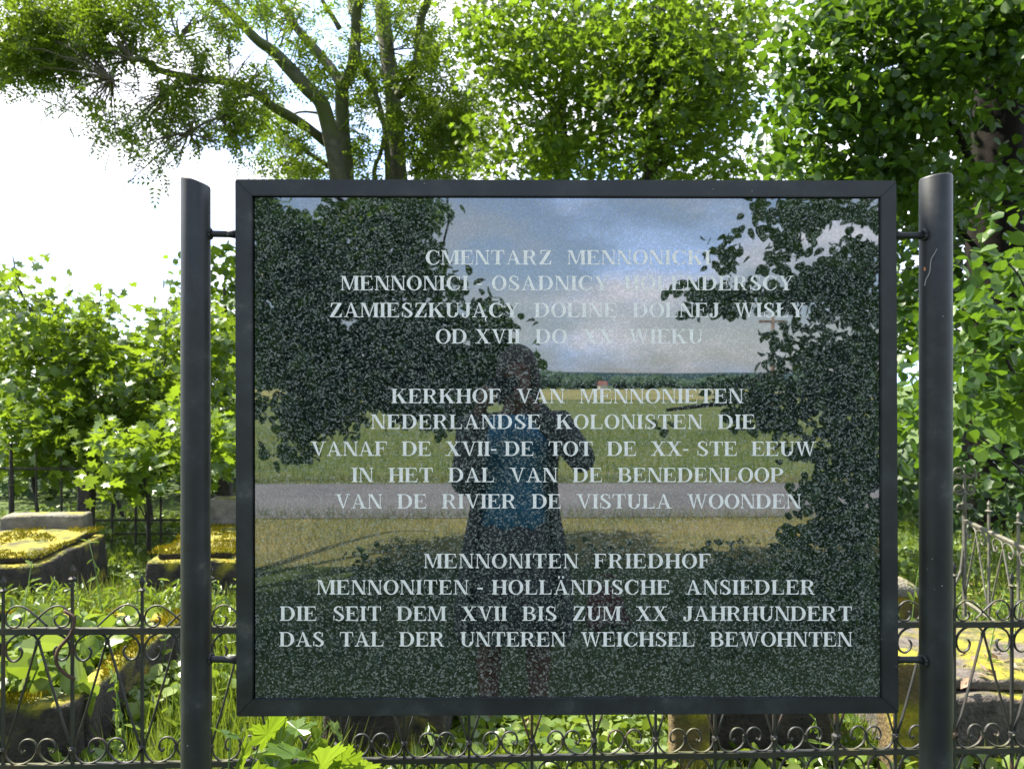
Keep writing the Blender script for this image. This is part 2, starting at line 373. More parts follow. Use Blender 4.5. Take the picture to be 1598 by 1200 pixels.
def disc_cloud(mapf, blobs, Z, dz, per_cluster, crad, dens, gap=None, gf=1.7):
    """blobs: (px, py, r px[, density]); leaf twig clusters spread through a crown's depth"""
    out_ = []
    for bl in blobs:
        px, py, r_ = bl[:3]; dn = bl[3] if len(bl) > 3 else 1
        nc = max(1, int(r_ * r_ * dens * dn))
        for _ in range(nc):
            a = rng.random() * 6.283; q = math.sqrt(rng.random()) * r_
            zz = Z + rng.uniform(-dz, dz)
            c = np.array(mapf(px + math.cos(a) * q, py + math.sin(a) * q, zz))
            if gap is not None and noise.noise(Vector(c) * gf) + .12*rng.normal() < gap: continue
            k = max(1, int(per_cluster * rng.uniform(.5, 1.5)))
            d = rng.normal(size=(k, 3)) * crad * np.array([1, 1, .55]); 
            out_.append(c + d)
    return np.concatenate(out_) if out_ else np.zeros((0, 3))
def ball_cloud(c, rad, n, per, crad, shell=.5):
    d = rng.normal(size=(n, 3)); d /= np.linalg.norm(d, axis=1)[:, None]
    q = (shell + (1 - shell) * rng.random(n)) ** .7
    cc_ = np.array(c) + d * q[:, None] * np.array(rad)
    return (cc_[:, None, :] + rng.normal(size=(n, per, 3)) * crad * np.array([1, 1, .6])).reshape(-1, 3)

# ------------------------------------------------------------------ ground, road, field, sky side
def sheet(name, x0, x1, y0, y1, z, m, nx=1, ny=1, amp=0):
    v = []; f = []
    for j in range(ny + 1):
        for i in range(nx + 1):
            x = x0 + (x1 - x0) * i / nx; y = y0 + (y1 - y0) * j / ny
            v.append((x, y, z + amp * noise.noise(Vector((x * .7, y * .7, 0)))))
    for j in range(ny):
        for i in range(nx):
            a = j * (nx + 1) + i; f.append((a, a + 1, a + nx + 2, a + nx + 1))
    me = bpy.data.meshes.new(name); me.from_pydata(v, [], f); me.materials.append(m)
    o_ = bpy.data.objects.new(name, me); C.objects.link(o_); o_['kind'] = 'structure'; return o_
def groundmat(name, stops, s=3, s2=30):
    m, t, b, o = mat(name)
    n = tex(t, 'ShaderNodeTexNoise', s, Detail=8, Roughness=.7); n2 = tex(t, 'ShaderNodeTexNoise', s2, Detail=5)
    a = N(t, 'ShaderNodeMix', data_type='FLOAT'); a.inputs[0].default_value = .5; t.links.new(n.outputs['Fac'], a.inputs[2]); t.links.new(n2.outputs['Fac'], a.inputs[3])
    t.links.new(ramp(t, a.outputs[0], stops), b.inputs['Base Color']); b.inputs['Roughness'].default_value = .95; b.inputs['Specular IOR Level'].default_value = .2
    bump(t, n2.outputs['Fac'], b, .8, .04); return m
M_turf = groundmat('turf', [(.35, (.06, .05, .03)), (.5, (.06, .1, .02)), (.62, (.12, .16, .03))], 1.2)
M_verge = groundmat('verge', [(.35, (.1, .13, .035)), (.5, (.2, .19, .07)), (.64, (.33, .27, .13))], .5)
M_crop = groundmat('crop_field', [(.38, (.055, .085, .02)), (.5, (.09, .12, .03)), (.62, (.15, .15, .05))], .35, 3.5)
M_rape = groundmat('rape_field', [(.4, (.14, .16, .05)), (.6, (.27, .23, .09))], .03, .6)
M_asph = groundmat('asphalt', [(.38, (.11, .11, .118)), (.62, (.19, .185, .19))], .5, 25)
sheet('ground', -900, 900, -900, 900, 0, M_turf)
sheet('grass_verge', -60, 60, -5.98, 1.9, .004, M_verge)
M_lush = groundmat('lush_grass', [(.35, (.03, .05, .012)), (.6, (.06, .09, .02)), (.7, (.09, .1, .035))], .8)  # lusher grass under the trees, some of their shade put into its colour
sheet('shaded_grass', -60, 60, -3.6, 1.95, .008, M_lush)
sheet('road', -400, 400, -9.05, -5.95, .012, M_asph)
sheet('crop_field', -400, 400, -72, -9.1, .008, M_crop)
sheet('rape_field', -500, 500, -230, -72.2, .05, M_rape)

# grass in the cemetery (seen over and under the board) and on the verge
def scatter(n, x0, x1, y0, y1, dens_fn=None):
    p = np.zeros((n, 3)); p[:, 0] = rng.uniform(x0, x1, n); p[:, 1] = rng.uniform(y0, y1, n); return p
TOMBS = []   # footprints kept free of plants: cx, cy, half x, half y, yaw
def free(p, grow=.0):
    k = np.ones(len(p), bool)
    for cx, cy, hx, hy, yw in TOMBS:
        dx = p[:, 0] - cx; dy = p[:, 1] - cy; c_, s_ = math.cos(-yw), math.sin(-yw)
        u = dx * c_ - dy * s_; v = dx * s_ + dy * c_
        k &= ~((np.abs(u) < hx + grow) & (np.abs(v) < hy + grow))
    return p[k]

# ------------------------------------------------------------------ the board
BX = lambda px: (px - CX) / F          # multiply by depth
def bpt(px, py, off=0):                # point on the board's front plane, off metres toward the camera
    d = Vector(((px - CX) / F, 1, -(py - CY) / F)); s = BP.dot(BN) - Vector((0, 0, EYE)).dot(BN)
    k = s / d.dot(BN); return Vector((0, 0, EYE)) + d * k + BN * off
board = empty('information_board', (0, 1.48, 0), 'polished granite board with white lettering in three languages, framed between two round posts', 'memorial board')
U = Vector((1, BN.x, 0)).normalized()  # along the board
TL, TR, BL, BR = bpt(368, 281), bpt(1397, 283), bpt(370, 1116), bpt(1400.5, 1111)
iTL, iTR, iBL, iBR = bpt(395, 307), bpt(1372, 309), bpt(396, 1089), bpt(1374, 1087)
def quadbar(name, a, b_, c_, d_, y0=.006, y1=-.045):
    mb = MB(); bm = bmesh.new()
    vv = [p + BN * y0 for p in (a, b_, c_, d_)] + [p + BN * y1 for p in (a, b_, c_, d_)]
    vs_ = [bm.verts.new(v) for v in vv]
    for f in ((0,1,2,3),(7,6,5,4),(0,4,5,1),(1,5,6,2),(2,6,7,3),(3,7,4,0)): bm.faces.new([vs_[i] for i in f])
    bmesh.ops.recalc_face_normals(bm, faces=bm.faces)
    bmesh.ops.bevel(bm, geom=list(bm.edges), offset=.0014, segments=2, affect='EDGES')
    me = bpy.data.meshes.new(name); bm.to_mesh(me); bm.free(); return child(name, me, board, M_paint)
g = .0004
quadbar('frame_bar', TL, TR, iTR, iTL); quadbar('frame_bar', BL, iBL, iBR, BR)
quadbar('frame_bar', TL - Vector((0,0,g)), iTL, iBL, BL + Vector((0,0,g)), .0055); quadbar('frame_bar', TR - Vector((0,0,g)), BR + Vector((0,0,g)), iBR, iTR, .0055)
mb = MB()
e = .003
a, b_, c_, d_ = iTL + U*e - Vector((0,0,.002)), iTR - U*.001 - Vector((0,0,.002)), iBR - U*.001 + Vector((0,0,.0005)), iBL + U*e + Vector((0,0,.0005))
vv = [p for p in (a, b_, c_, d_)] + [p - BN * .03 for p in (a, b_, c_, d_)]
mb.add(vv, [(0,3,2,1),(4,5,6,7),(0,1,5,4),(1,2,6,5),(2,3,7,6),(3,0,4,7)])
panel = child('granite_panel', mb.mesh('granite_panel'), board, M_granite)
# dark gap behind the panel's edges
mb = MB(); q = [p - BN * .034 for p in (TL, TR, BR, BL)]; q2 = [p - BN * .044 for p in (TL, TR, BR, BL)]
q = [x + (Vector((0, x.y, EYE)) - x) * .02 for x in q]; q2 = [x + (Vector((0, x.y, EYE)) - x) * .02 for x in q2]
mb.add(q + q2, [(0,3,2,1),(4,5,6,7),(0,1,5,4),(1,2,6,5),(2,3,7,6),(3,0,4,7)])
child('back_plate', mb.mesh('back_plate'), board, M_paint)

def post(px0, px1, pytop, slant, z0, cut):
    zc = 1.475 if px0 < 500 else 1.49
    r_ = (px1 - px0) / 2 / F * zc; cx = ((px0 + px1) / 2 - CX) / F * zc; top = EYE - (pytop - CY) / F * (zc - r_)
    n = 32; v = []; f = []
    rings = [(0, r_, 0), (.0, r_, .0)]
    zs = [0, .3, .8, 1.2, 1.6]
    for z in zs: v += [(cx + math.cos(2*math.pi*k/n)*r_, zc + math.sin(2*math.pi*k/n)*r_, z) for k in range(n)]
    for rr, dz in ((r_, -.003), (r_ - .0012, 0), (r_ - .004, .001)):
        v += [(cx + math.cos(2*math.pi*k/n)*rr, zc + math.sin(2*math.pi*k/n)*rr, top + dz + slant * math.cos(2*math.pi*k/n) + cut*math.sin(2*math.pi*k/n)) for k in range(n)]
    m_ = len(zs) + 3
    for j in range(m_ - 1): f += [(j*n+k, j*n+(k+1)%n, (j+1)*n+(k+1)%n, (j+1)*n+k) for k in range(n)]
    f.append(tuple(range((m_-1)*n, m_*n)))
    me = bpy.data.meshes.new('post'); me.from_pydata(v, [], f)
    for i, p in enumerate(me.polygons): p.use_smooth = i < len(f) - 1
    # base shift so each post leans like the photographed one
    o_ = child('post', me, board, M_post); return o_, cx, zc, r_
pL, xl, yl, rl = post(283.5, 327.5, 279, -.0075, 0, -.001)
pR, xr, yr, rr_ = post(1436.5, 1484, 271, .002, 0, -.001)
tag(pL, 'left round post, its top cut on a slant'); tag(pR, 'right round post, thicker, with a chip of orange under the top')
def stub(py, side):
    mb = MB()
    if side == 'L': A_ = P(322, py, 1.478); B_ = P(369, py + 1, 1.485)
    else: A_ = P(1398, py, 1.49); B_ = P(1441, py, 1.486)
    mb.tube([A_, A_.lerp(B_, .25), A_.lerp(B_, .75), B_], [.0078, .0064, .0064, .0082], 10)
    child('bracket', mb.mesh('bracket', True), board, M_post)
    # weld bead against the post
    w = MB(); c_ = A_ if side == 'L' else B_; px_ = (xl + rl) if side == 'L' else (xr - rr_)
    c_ = Vector((px_, 1.478, c_.z)); 
    w.tube([c_ + Vector((math.cos(k)*.0 , 0, 0)) + Vector((0, -math.cos(k)*.009, math.sin(k)*.009)) for k in np.linspace(0, 6.283, 14)], .0028, 6)
    child('weld_bead', w.mesh('weld_bead', True), board, M_post)
for py in (365, 1028): stub(py, 'L')
for py in (368, 1029): stub(py, 'R')
# stray marks on the right post: a white thread and a chip of orange primer
mb = MB(); zf = 1.464
pp = [P(x, y, zf) for x, y in ((1462,388),(1459,395),(1454,403),(1452,412),(1451,423),(1448,431),(1445,436),(1443,446))]
mb.tube(smooth_path(pp, 4), .0007, 5); child('white_thread', mb.mesh('white_thread'), pR, simple('thread', (.6, .57, .5), .7, .1)) if False else child('white_thread', mb.mesh('white_thread'), board, simple('thread', (.35, .33, .3), .7, .1))
mb = MB(); c_ = P(1442.5, 420, 1.470)
mb.add([c_ + Vector((math.cos(k)*.0022, -.001, math.sin(k)*.004)) for k in np.linspace(0, 6.283, 9)[:-1]], [tuple(range(8))])
child('paint_chip', mb.mesh('paint_chip'), board, simple('primer', (.45, .17, .08), .8, .3, 200))

# ---- lettering: a bold roman with flat serifs, drawn stroke by stroke
TH, HL, SF = .19, .055, .055           # stem, hairline, serif thickness (cap height = 1)
class G:
    def __init__(s): s.p = []         # list of polygons (convex quads/strips)
    def rect(s, x0, y0, x1, y1): s.p.append([(x0,y0),(x1,y0),(x1,y1),(x0,y1)])
    def quad(s, *q): s.p.append(list(q))
    def serif(s, x0, x1, y, o=.075):
        if y < .5:
            s.rect(x0 - o, 0, x1 + o, SF); s.quad((x0 - o*.35, SF), (x1 + o*.35, SF), (x1, SF + .04), (x0, SF + .04))
        else:
            s.rect(x0 - o, 1 - SF, x1 + o, 1); s.quad((x0, .96 - SF), (x1, .96 - SF), (x1 + o*.35, 1 - SF), (x0 - o*.35, 1 - SF))
    def stem(s, x, w=TH, top=True, bot=True, o=.075):
        s.rect(x, 0, x + w, 1)
        if top: s.serif(x, x + w, 1, o)
        if bot: s.serif(x, x + w, 0, o)
    def arc(s, cx, cy, rx, ry, ix, iy, a0, a1, sh=0, n=16):
        for i in range(n):
            u, v = R(a0 + (a1-a0)*i/n), R(a0 + (a1-a0)*(i+1)/n)
            s.p.append([(cx+math.cos(u)*rx, cy+math.sin(u)*ry), (cx+math.cos(v)*rx, cy+math.sin(v)*ry),
                        (cx+sh+math.cos(v)*ix, cy+math.sin(v)*iy), (cx+sh+math.cos(u)*ix, cy+math.sin(u)*iy)])
    def arms(s, x0, x1, y, up, h=.2):
        s.rect(x0, y, x1, y + HL)
        if up: s.quad((x1 - .02, y + HL), (x1, y + HL), (x1 + .02, y + HL + h), (x1 - .015, y + HL + h)); s.quad((x1-.16, y+HL), (x1, y+HL), (x1, y+HL+.1), (x1-.03, y+HL+.06))
        else: s.quad((x1 - .015, y - h), (x1 + .02, y - h), (x1, y), (x1 - .02, y)); s.quad((x1-.03, y-.06), (x1, y-.1), (x1, y), (x1-.16, y))
def glyph(ch):
    g = G(); w = .8
    if ch in 'AĄÄ':
        g.quad((.1,0),(.16,0),(.44,1),(.4,1)); g.quad((.36,1),(.47,1),(.82,0),(.63,0)); g.rect(.22,.3,.62,.3+HL); g.rect(.02,0,.26,SF); g.rect(.54,0,.92,SF); w = .92
        if ch == 'Ą': g.arc(.86,-.14,.1,.16,.04,.1,80,270,0,8)
        if ch == 'Ä': g.rect(.27,1.12,.36,1.27); g.rect(.5,1.12,.59,1.27)
    elif ch == 'B':
        g.stem(.07); g.arc(.42,.755,.27,.245,.12,.2,-90,90); g.arc(.44,.265,.33,.265,.15,.215,-90,90)
        for y in (0, .5, .95): g.rect(.24,y,.44,y+HL-.0 if y else HL)
        w = .82
    elif ch == 'C':
        g.arc(.45,.5,.43,.52,.25,.47,45,318,.03,26); g.quad((.76,.7),(.8,.66),(.8,1.0),(.76,.95)); g.quad((.74,.78),(.78,.68),(.78,.9),(.72,.9)); g.quad((.72,.17),(.77,.14),(.82,.32),(.79,.32)); w = .86
    elif ch == 'D':
        g.stem(.07); g.arc(.4,.5,.46,.5,.27,.45,-90,90,0,20); g.rect(.24,0,.42,HL); g.rect(.24,1-HL,.42,1); w = .9
    elif ch in 'EĘF':
        g.stem(.07, bot=(ch == 'F')); g.arms(.24,.68,1-HL,False); g.rect(.24,.49,.5,.49+HL); g.quad((.46,.38),(.5,.34),(.5,.68),(.46,.64))
        if ch != 'F': g.rect(0,0,.24,SF); g.arms(.24,.72,0,True,.22)
        if ch == 'Ę': g.arc(.66,-.14,.1,.16,.04,.1,80,270,0,8)
        w = .78 if ch != 'F' else .74
    elif ch == 'H': g.stem(.07); g.stem(.62); g.rect(.24,.48,.63,.48+HL); w = .87
    elif ch == 'I': g.stem(.08); w = .35
    elif ch == 'J': g.rect(.3,.2,.3+TH,1); g.serif(.3,.3+TH,1); g.arc(.22,.24,.255,.28,.08,.22,-150,0,0,12); g.arc(.1,.2,.09,.09,0,0,0,360,0,10); w = .56
    elif ch == 'K': g.stem(.07); g.quad((.24,.4),(.24,.46),(.68,1),(.74,1)) ; g.quad((.34,.54),(.46,.68),(.86,0),(.64,0)); g.rect(.56,.95,.84,1); g.rect(.56,0,.92,SF); w = .93
    elif ch in 'LŁ':
        g.stem(.07, bot=False); g.rect(0,0,.24,SF); g.arms(.24,.7,0,True,.28); w = .76
        if ch == 'Ł': g.quad((-.02,.38),(-.02,.46),(.42,.68),(.42,.6))
    elif ch == 'M': g.stem(.07,.05); g.stem(.8); g.quad((.07,1),(.26,1),(.55,.08),(.47,.02)); g.quad((.47,.02),(.52,.02),(.82,1),(.76,1)); g.rect(0,.95,.2,1); w = 1.05
    elif ch == 'N': g.stem(.09,.05); g.stem(.72,.05); g.quad((.08,1),(.27,1),(.78,0),(.62,0)); w = .86
    elif ch == 'O': g.arc(.44,.5,.43,.52,.25,.47,0,360,0,32); w = .88
    elif ch == 'P': g.stem(.07); g.arc(.42,.735,.32,.265,.15,.215,-90,90); g.rect(.24,.47,.44,.47+HL); g.rect(.24,.95,.44,1); w = .78
    elif ch == 'R':
        g.stem(.07); g.arc(.42,.745,.3,.255,.13,.205,-90,90); g.rect(.24,.49,.44,.49+HL); g.rect(.24,.95,.44,1)
        g.quad((.4,.5),(.5,.53),(.72,.12),(.53,.2)); g.arc(.74,.16,.2,.17,.03,.12,190,300,0,8); w = .88
    elif ch == 'S':
        g.arc(.34,.76,.27,.26,.12,.2,40,205,0,14); g.arc(.37,.25,.3,.27,.13,.21,-145,25,0,14); g.quad((.085,.66),(.24,.72),(.66,.34),(.52,.26)); 
        g.quad((.55,.68),(.6,.68),(.6,1.0),(.55,.92)); g.quad((.06,.0),(.11,.08),(.11,.36),(.06,.36)); g.quad((.16,.62),(.3,.66),(.6,.4),(.46,.34)); w = .7
    elif ch == 'T': g.stem(.32, top=False); g.rect(.04,1-HL,.78,1); g.quad((.02,.7),(.055,.7),(.1,.96),(.04,.96)); g.quad((.765,.7),(.8,.7),(.78,.96),(.72,.96)); w = .82
    elif ch == 'U': g.rect(.09,.3,.09+TH,1); g.serif(.09,.09+TH,1); g.rect(.7,.3,.75,1); g.serif(.7,.75,1,.08); g.arc(.42,.32,.33,.34,.155,.29,180,360,0,16); w = .86
    elif ch == 'V': g.quad((.08,1),(.27,1),(.52,.0),(.44,0)); g.quad((.44,0),(.5,0),(.78,1),(.72,1)); g.rect(0,.95,.36,1); g.rect(.62,.95,.88,1); w = .88
    elif ch == 'W':
        g.quad((.07,1),(.25,1),(.42,0),(.36,0)); g.quad((.36,0),(.41,0),(.6,1),(.55,1)); g.quad((.5,1),(.68,1),(.88,0),(.82,0)); g.quad((.82,0),(.87,0),(1.1,1),(1.05,1))
        g.rect(0,.95,.33,1); g.rect(.46,.95,.74,1); g.rect(.95,.95,1.2,1); w = 1.2
    elif ch == 'X': g.quad((.08,1),(.28,1),(.8,0),(.6,0)); g.quad((.1,0),(.16,0),(.72,1),(.66,1)); g.rect(0,.95,.36,1); g.rect(.56,.95,.84,1); g.rect(0,0,.28,SF); g.rect(.52,0,.88,SF); w = .88
    elif ch == 'Y': g.rect(.34,0,.34+TH,.46); g.serif(.34,.34+TH,0); g.quad((.06,1),(.25,1),(.5,.44),(.35,.44)); g.quad((.46,.44),(.5,.44),(.78,1),(.72,1)); g.rect(0,.95,.34,1); g.rect(.6,.95,.86,1); w = .86
    elif ch == 'Z': g.rect(.1,1-HL,.7,1); g.rect(.04,0,.72,HL); g.quad((.04,HL),(.26,HL),(.72,1-HL),(.5,1-HL)); g.quad((.08,.7),(.11,.7),(.2,.96),(.1,.96)); g.quad((.7,.04),(.73,.3),(.7,.3),(.58,.04)); w = .78
    elif ch == '-': g.rect(.02,.36,.34,.47); w = .38
    elif ch == ' ': w = .34
    return g.p, w
LINES = [("CMENTARZ  MENNONICKI", 664, 1109, 402), ("MENNONICI - OSADNICY  HOLENDERSCY", 532, 1238, 442),
 ("ZAMIESZKUJĄCY  DOLINĘ  DOLNEJ  WISŁY", 514, 1256, 484), ("OD XVII  DO  XX  WIEKU", 680, 1097, 525),
 ("KERKHOF  VAN  MENNONIETEN", 611, 1160, 618), ("NEDERLANDSE  KOLONISTEN  DIE", 579, 1179, 658),
 ("VANAF  DE  XVII- DE  TOT  DE  XX- STE  EEUW", 485, 1273, 700), ("IN  HET  DAL  VAN  DE  BENEDENLOOP", 549, 1223, 741),
 ("VAN  DE  RIVIER  DE  VISTULA  WOONDEN", 523, 1250, 782), ("MENNONITEN  FRIEDHOF", 662, 1110, 875),
 ("MENNONITEN - HOLLÄNDISCHE  ANSIEDLER", 495, 1273, 916), ("DIE  SEIT  DEM  XVII  BIS  ZUM  XX  JAHRHUNDERT", 437, 1330, 957),
 ("DAS  TAL  DER  UNTEREN  WEICHSEL  BEWOHNTEN", 436, 1330, 997)]
CAP = 22.3
for txt, x0, x1, cy in LINES:
    gs = [glyph(c) for c in txt]; KX = 1.2
    nsp = txt.count(' '); raw = sum(w for (_, w), c in zip(gs, txt) if c != ' '); gaps = len(gs) - 1 - nsp
    total = (x1 - x0) / CAP
    track = .05; spw = (total - raw*KX - track*gaps) / max(nsp, 1)
    if not .3 < spw < .5:
        spw = min(.5, max(.3, spw)); track = (total - raw*KX - spw*nsp) / gaps
    x = x0; base = cy + CAP / 2; mb = MB(); k = 0
    for (pl, w), ch in zip(gs, txt):
        for poly in pl:
            k += 1; off = .00035 + (k % 19) * .00002
            pts3 = [bpt(x + px * CAP * KX, base - py * CAP, off) for px, py in poly]
            ar = sum(poly[i][0]*poly[(i+1) % 4][1] - poly[(i+1) % 4][0]*poly[i][1] for i in range(4))
            if ar < 0: pts3 = pts3[::-1]
            back = [p - BN * (off + .0002) for p in pts3]
            mb.add(pts3 + back, [(0,1,2,3),(0,4,5,1),(1,5,6,2),(2,6,7,3),(3,7,4,0)])
        if ch == ' ':
            x += spw * CAP
            if mb.v: child('inscription_word', mb.mesh('inscription_word'), board, M_letter); mb = MB()
        else: x += (w * KX + track) * CAP
    if mb.v: child('inscription_word', mb.mesh('inscription_word'), board, M_letter)

# ------------------------------------------------------------------ fences
def spiral(cx, cy, r0, a0, turns, shrink, n=12):
    return [(cx + math.cos(R(a0 + turns*360*i/n)) * r0 * (1 - shrink*i/n), cy + math.sin(R(a0 + turns*360*i/n)) * r0 * (1 - shrink*i/n)) for i in range(n+1)]
def scroll_mesh(pts, r_=.0034, flatw=1.5, mirror=False, n=6):
    p = [Vector((x if not mirror else 1 - x, 0, z)) for x, z in pts]
    mb = MB(); mb.v = []; 
    # x is in bay widths (0..1); radius there is compensated for a bay of about .2 m
    q = [Vector((v.x * .2, 0, v.z)) for v in p]; mb.tube(smooth_path(q, 3), r_, n, True, flatw)
    mb.v = [(x / .2, y, z) for x, y, z in mb.v]
    return mb.mesh('scroll', True, M_iron)
# heights relative to the upper rail (z=0 at its centre); lower rail at -.41
H2 = -.412
diag = [(.02,-.36),(.16,-.27),(.33,-.15),(.46,-.055),(.5,-.03),(.56,-.014),(.66,-.008),(.8,-.012),(.92,-.03),(.965,-.055),(.93,-.082),(.84,-.092),(.755,-.08),(.73,-.062),(.77,-.05)]
topc = [(.36,.012),(.5,.04),(.68,.07),(.82,.076),(.93,.06),(.965,.035),(.92,.016),(.82,.012),(.755,.022),(.74,.036),(.78,.042)]
botc = [(.02,-.36),(.05,-.385),(.14,-.402),(.26,-.405),(.4,-.392),(.475,-.37),(.48,-.35),(.42,-.333),(.33,-.33),(.26,-.34),(.235,-.36),(.28,-.372),(.31,-.364)]
lowc = [(.02,-.53),(.04,-.49),(.12,-.44),(.26,-.424),(.4,-.436),(.46,-.46),(.43,-.48),(.35,-.485),(.3,-.47)]
SC = {}
for nm, pts, r_ in (('diag', diag, .0036), ('top', topc, .003), ('bot', botc, .0033), ('low', lowc, .0033)):
    SC[nm] = (scroll_mesh(pts, r_), scroll_mesh(pts, r_, mirror=True))
pm = MB()   # picket with a forged spear, base at z=0 of the picket = -.75
def picket_mesh(zt, w=.0062, spear=True):
    mb = MB(); mb.tube([(0,0,-.70),(0,0,-.2),(0,0,zt-.05)], [w, w, w*.85], 4)
    if spear:
        mb.tube([(0,0,zt-.052),(0,0,zt-.045),(0,0,zt-.04)], [.006,.012,.006], 8)
        mb.tube([(0,0,zt-.04),(0,0,zt-.02),(0,0,zt)], [.004,.0115,.001], 4, True, .5)
    for z in (0, -.362): mb.tube([(0,0,z-.012),(0,0,z-.006),(0,0,z+.006),(0,0,z+.012)], [w*1.1,w*1.7,w*1.7,w*1.1], 8)
    for sx in (-1, 1): mb.tube([(sx*.0,-.006,-.362),(sx*.0,-.015,-.362)], [.006,.004], 8)
    return mb.mesh('picket', False, M_iron)
PK = [picket_mesh(.205), picket_mesh(.17), picket_mesh(.15, .0085, False)]
FL, FR = Vector((-1.556, 2.42, 0)), Vector((1.684, 2.62, 0))
fdir = (FR - FL); fyaw = math.atan2(fdir.y, fdir.x)
def fence_x(px): # intersection of the viewing column with the fence line
    k = (px - CX) / F; tt = (k * FL.y - FL.x) / (fdir.x - k * fdir.y); return tt
fence = empty('iron_fence', (0, 2.52, 0), 'low wrought iron fence of spear pickets and curled scrolls running behind the granite board', 'fence')
def fpart(name, me, t_, sx=1, dz=0):
    p = FL + fdir * t_; z = .750 + (.714 - .750) * t_ + dz
    o_ = bpy.data.objects.new(name, me); C.objects.link(o_); o_.parent = fence
    o_.matrix_parent_inverse = Matrix.Translation(-Vector(fence.location))
    o_.matrix_basis = Matrix.Translation((p.x, p.y, z)) @ Matrix.Rotation(fyaw, 4, 'Z') @ Matrix.Diagonal((sx, 1, 1, 1)); return o_
pick_px = [-430, -322, -214, -104, 5, 113, 222, 328, 425, 528, 631, 732, 830, 927, 1023, 1116, 1208, 1305, 1397, 1489, 1579, 1668, 1757, 1846]
ts = [fence_x(p) for p in pick_px]
for i, t_ in enumerate(ts):
    me = PK[2] if pick_px[i] in (528, 1305) else PK[(i + 1) % 2 if pick_px[i] != 328 else 0]
    fpart('picket', me, t_)
    if i + 1 < len(ts):
        w = (ts[i+1] - t_) * fdir.length
        for nm in ('diag', 'top', 'bot', 'low'):
            for k in (0, 1):
                if pick_px[i] == 113 and nm == 'top' and k == 1: continue
                o_ = fpart({'diag': 'diagonal_scroll', 'top': 'upper_scroll', 'bot': 'heart_scroll', 'low': 'lower_scroll'}[nm], SC[nm][k], t_, w)
                o_.rotation_euler.rotate_axis('Y', rng.normal() * .006)
        mb = MB()
        mb.tube([(w/2,0,-.043),(w/2,0,-.03)], .0075, 8); mb.tube([(w/2,0,-.37),(w/2,0,-.352)], .007, 8)
        fpart('collar', mb.mesh('collar', False, M_iron), t_)
for hz, hh in ((0, .0105), (H2, .0095)):
    mb = MB(); a_ = FL + fdir * ts[0]; c_ = FL + fdir * ts[-1]
    for k in range(40):
        pass
    npt = 46; pts = [a_.lerp(c_, i/(npt-1)) + Vector((0, 0, .750 + (.714-.750) * (ts[0] + (ts[-1]-ts[0])*i/(npt-1)) + hz + .003*noise.noise(Vector((i*.4, hz*9, 0))))) for i in range(npt)]
    mb.tube(pts, hh * 1.25, 4)
    child('rail', mb.mesh('rail'), fence, M_iron)
# a broken, rusty strap hooked round the fence near the left
mb = MB(); mb.tube(smooth_path([P(100,953,2.40),(P(116,965,2.39)),P(110,990,2.385),P(92,1012,2.39),P(88,1032,2.395),P(98,1048,2.40),P(117,1060,2.40)], 4), .006, 5, True, .6)
child('broken_strap', mb.mesh('broken_strap', True), fence, M_rust)

# side fence beyond the right tomb, running into depth, and the far left fence
side = empty('side_fence', (2.5, 4.1, 0), 'pale weathered iron fence panel with a scrolled finial post behind the right tomb', 'fence')
SA, SB = P(1505, 812, 4.45), P(1625, 868, 3.68)
def sp(t_, dz): return SA.lerp(SB, t_) + Vector((0, 0, dz))
mb = MB(); mb.tube([sp(i/8 , 0) for i in range(9)], .012, 4); child('rail', mb.mesh('rail'), side, M_oldiron)
mb = MB(); mb.tube([sp(0,-.45), sp(.5,-.45), sp(1,-.45)], .01, 4); child('rail', mb.mesh('rail'), side, M_oldiron)
for t_ in (.0, .36, .74, 1.05):
    mb = MB(); top = .0 if t_ == 0 else .13; b0 = sp(t_, -.72); b0.z = max(b0.z, .0)
    mb.tube([b0, sp(t_, -.3), sp(t_, .03 if t_ == 0 else top)], .0085 if t_ else .014, 6)
    if t_:
        q = sp(t_, top); mb.tube([q + Vector((0,0,-.03)), q + Vector((0,0,-.02)), q + Vector((0,0,-.012))], [.006,.02,.006], 8); mb.tube([q, q+Vector((0,0,.015)), q+Vector((0,0,.035))], [.006,.011,.001], 6)
    child('picket', mb.mesh('picket'), side, M_oldiron)
for i, t0 in enumerate((0, .36, .74)):
    t1 = (.36, .74, 1.05)[i]; tm = (t0 + t1) / 2
    for ta, s_ in ((t0, 1), (t1, -1)):
        mb = MB(); pts = [sp(ta + s_*.01, -.42), sp(tm - s_*.01, -.07), sp(tm + s_*.03, -.02), sp(tm + s_*.1, -.02), sp(tm + s_*.135, -.05), sp(tm + s_*.11, -.085), sp(tm+s_*.075, -.075), sp(tm+s_*.08, -.055)]
        mb.tube(smooth_path(pts, 4), .0048, 5); child('diagonal_scroll', mb.mesh('diagonal_scroll', True), side, M_oldiron)
fc = sp(0, 0)
def curl(c, r_, s_, a0, tr=1.3):
    mb = MB(); pts = [(c[0] + s_*math.cos(R(a0 + 360*tr*i/18))*r_*(1-.72*i/18), c[1], c[2] + math.sin(R(a0 + 360*tr*i/18))*r_*(1-.72*i/18)) for i in range(19)]
    mb.tube(pts, [.0085 - .003*i/18 for i in range(19)], 6); return mb
for dz, r_, dx in ((.27, .036, .034), (.175, .032, .032), (.08, .018, .026)):
    for s_ in (-1, 1): child('finial_curl', curl((fc.x + s_*dx, fc.y, fc.z + dz), r_, s_, 200 if dz > .1 else 120).mesh('finial_curl', True), side, M_oldiron)
mb = MB(); mb.tube([fc, fc + Vector((0,0,.12)), fc + Vector((0,0,.31))], [.014,.012,.005], 6); child('finial_stem', mb.mesh('finial_stem', True), side, M_oldiron)
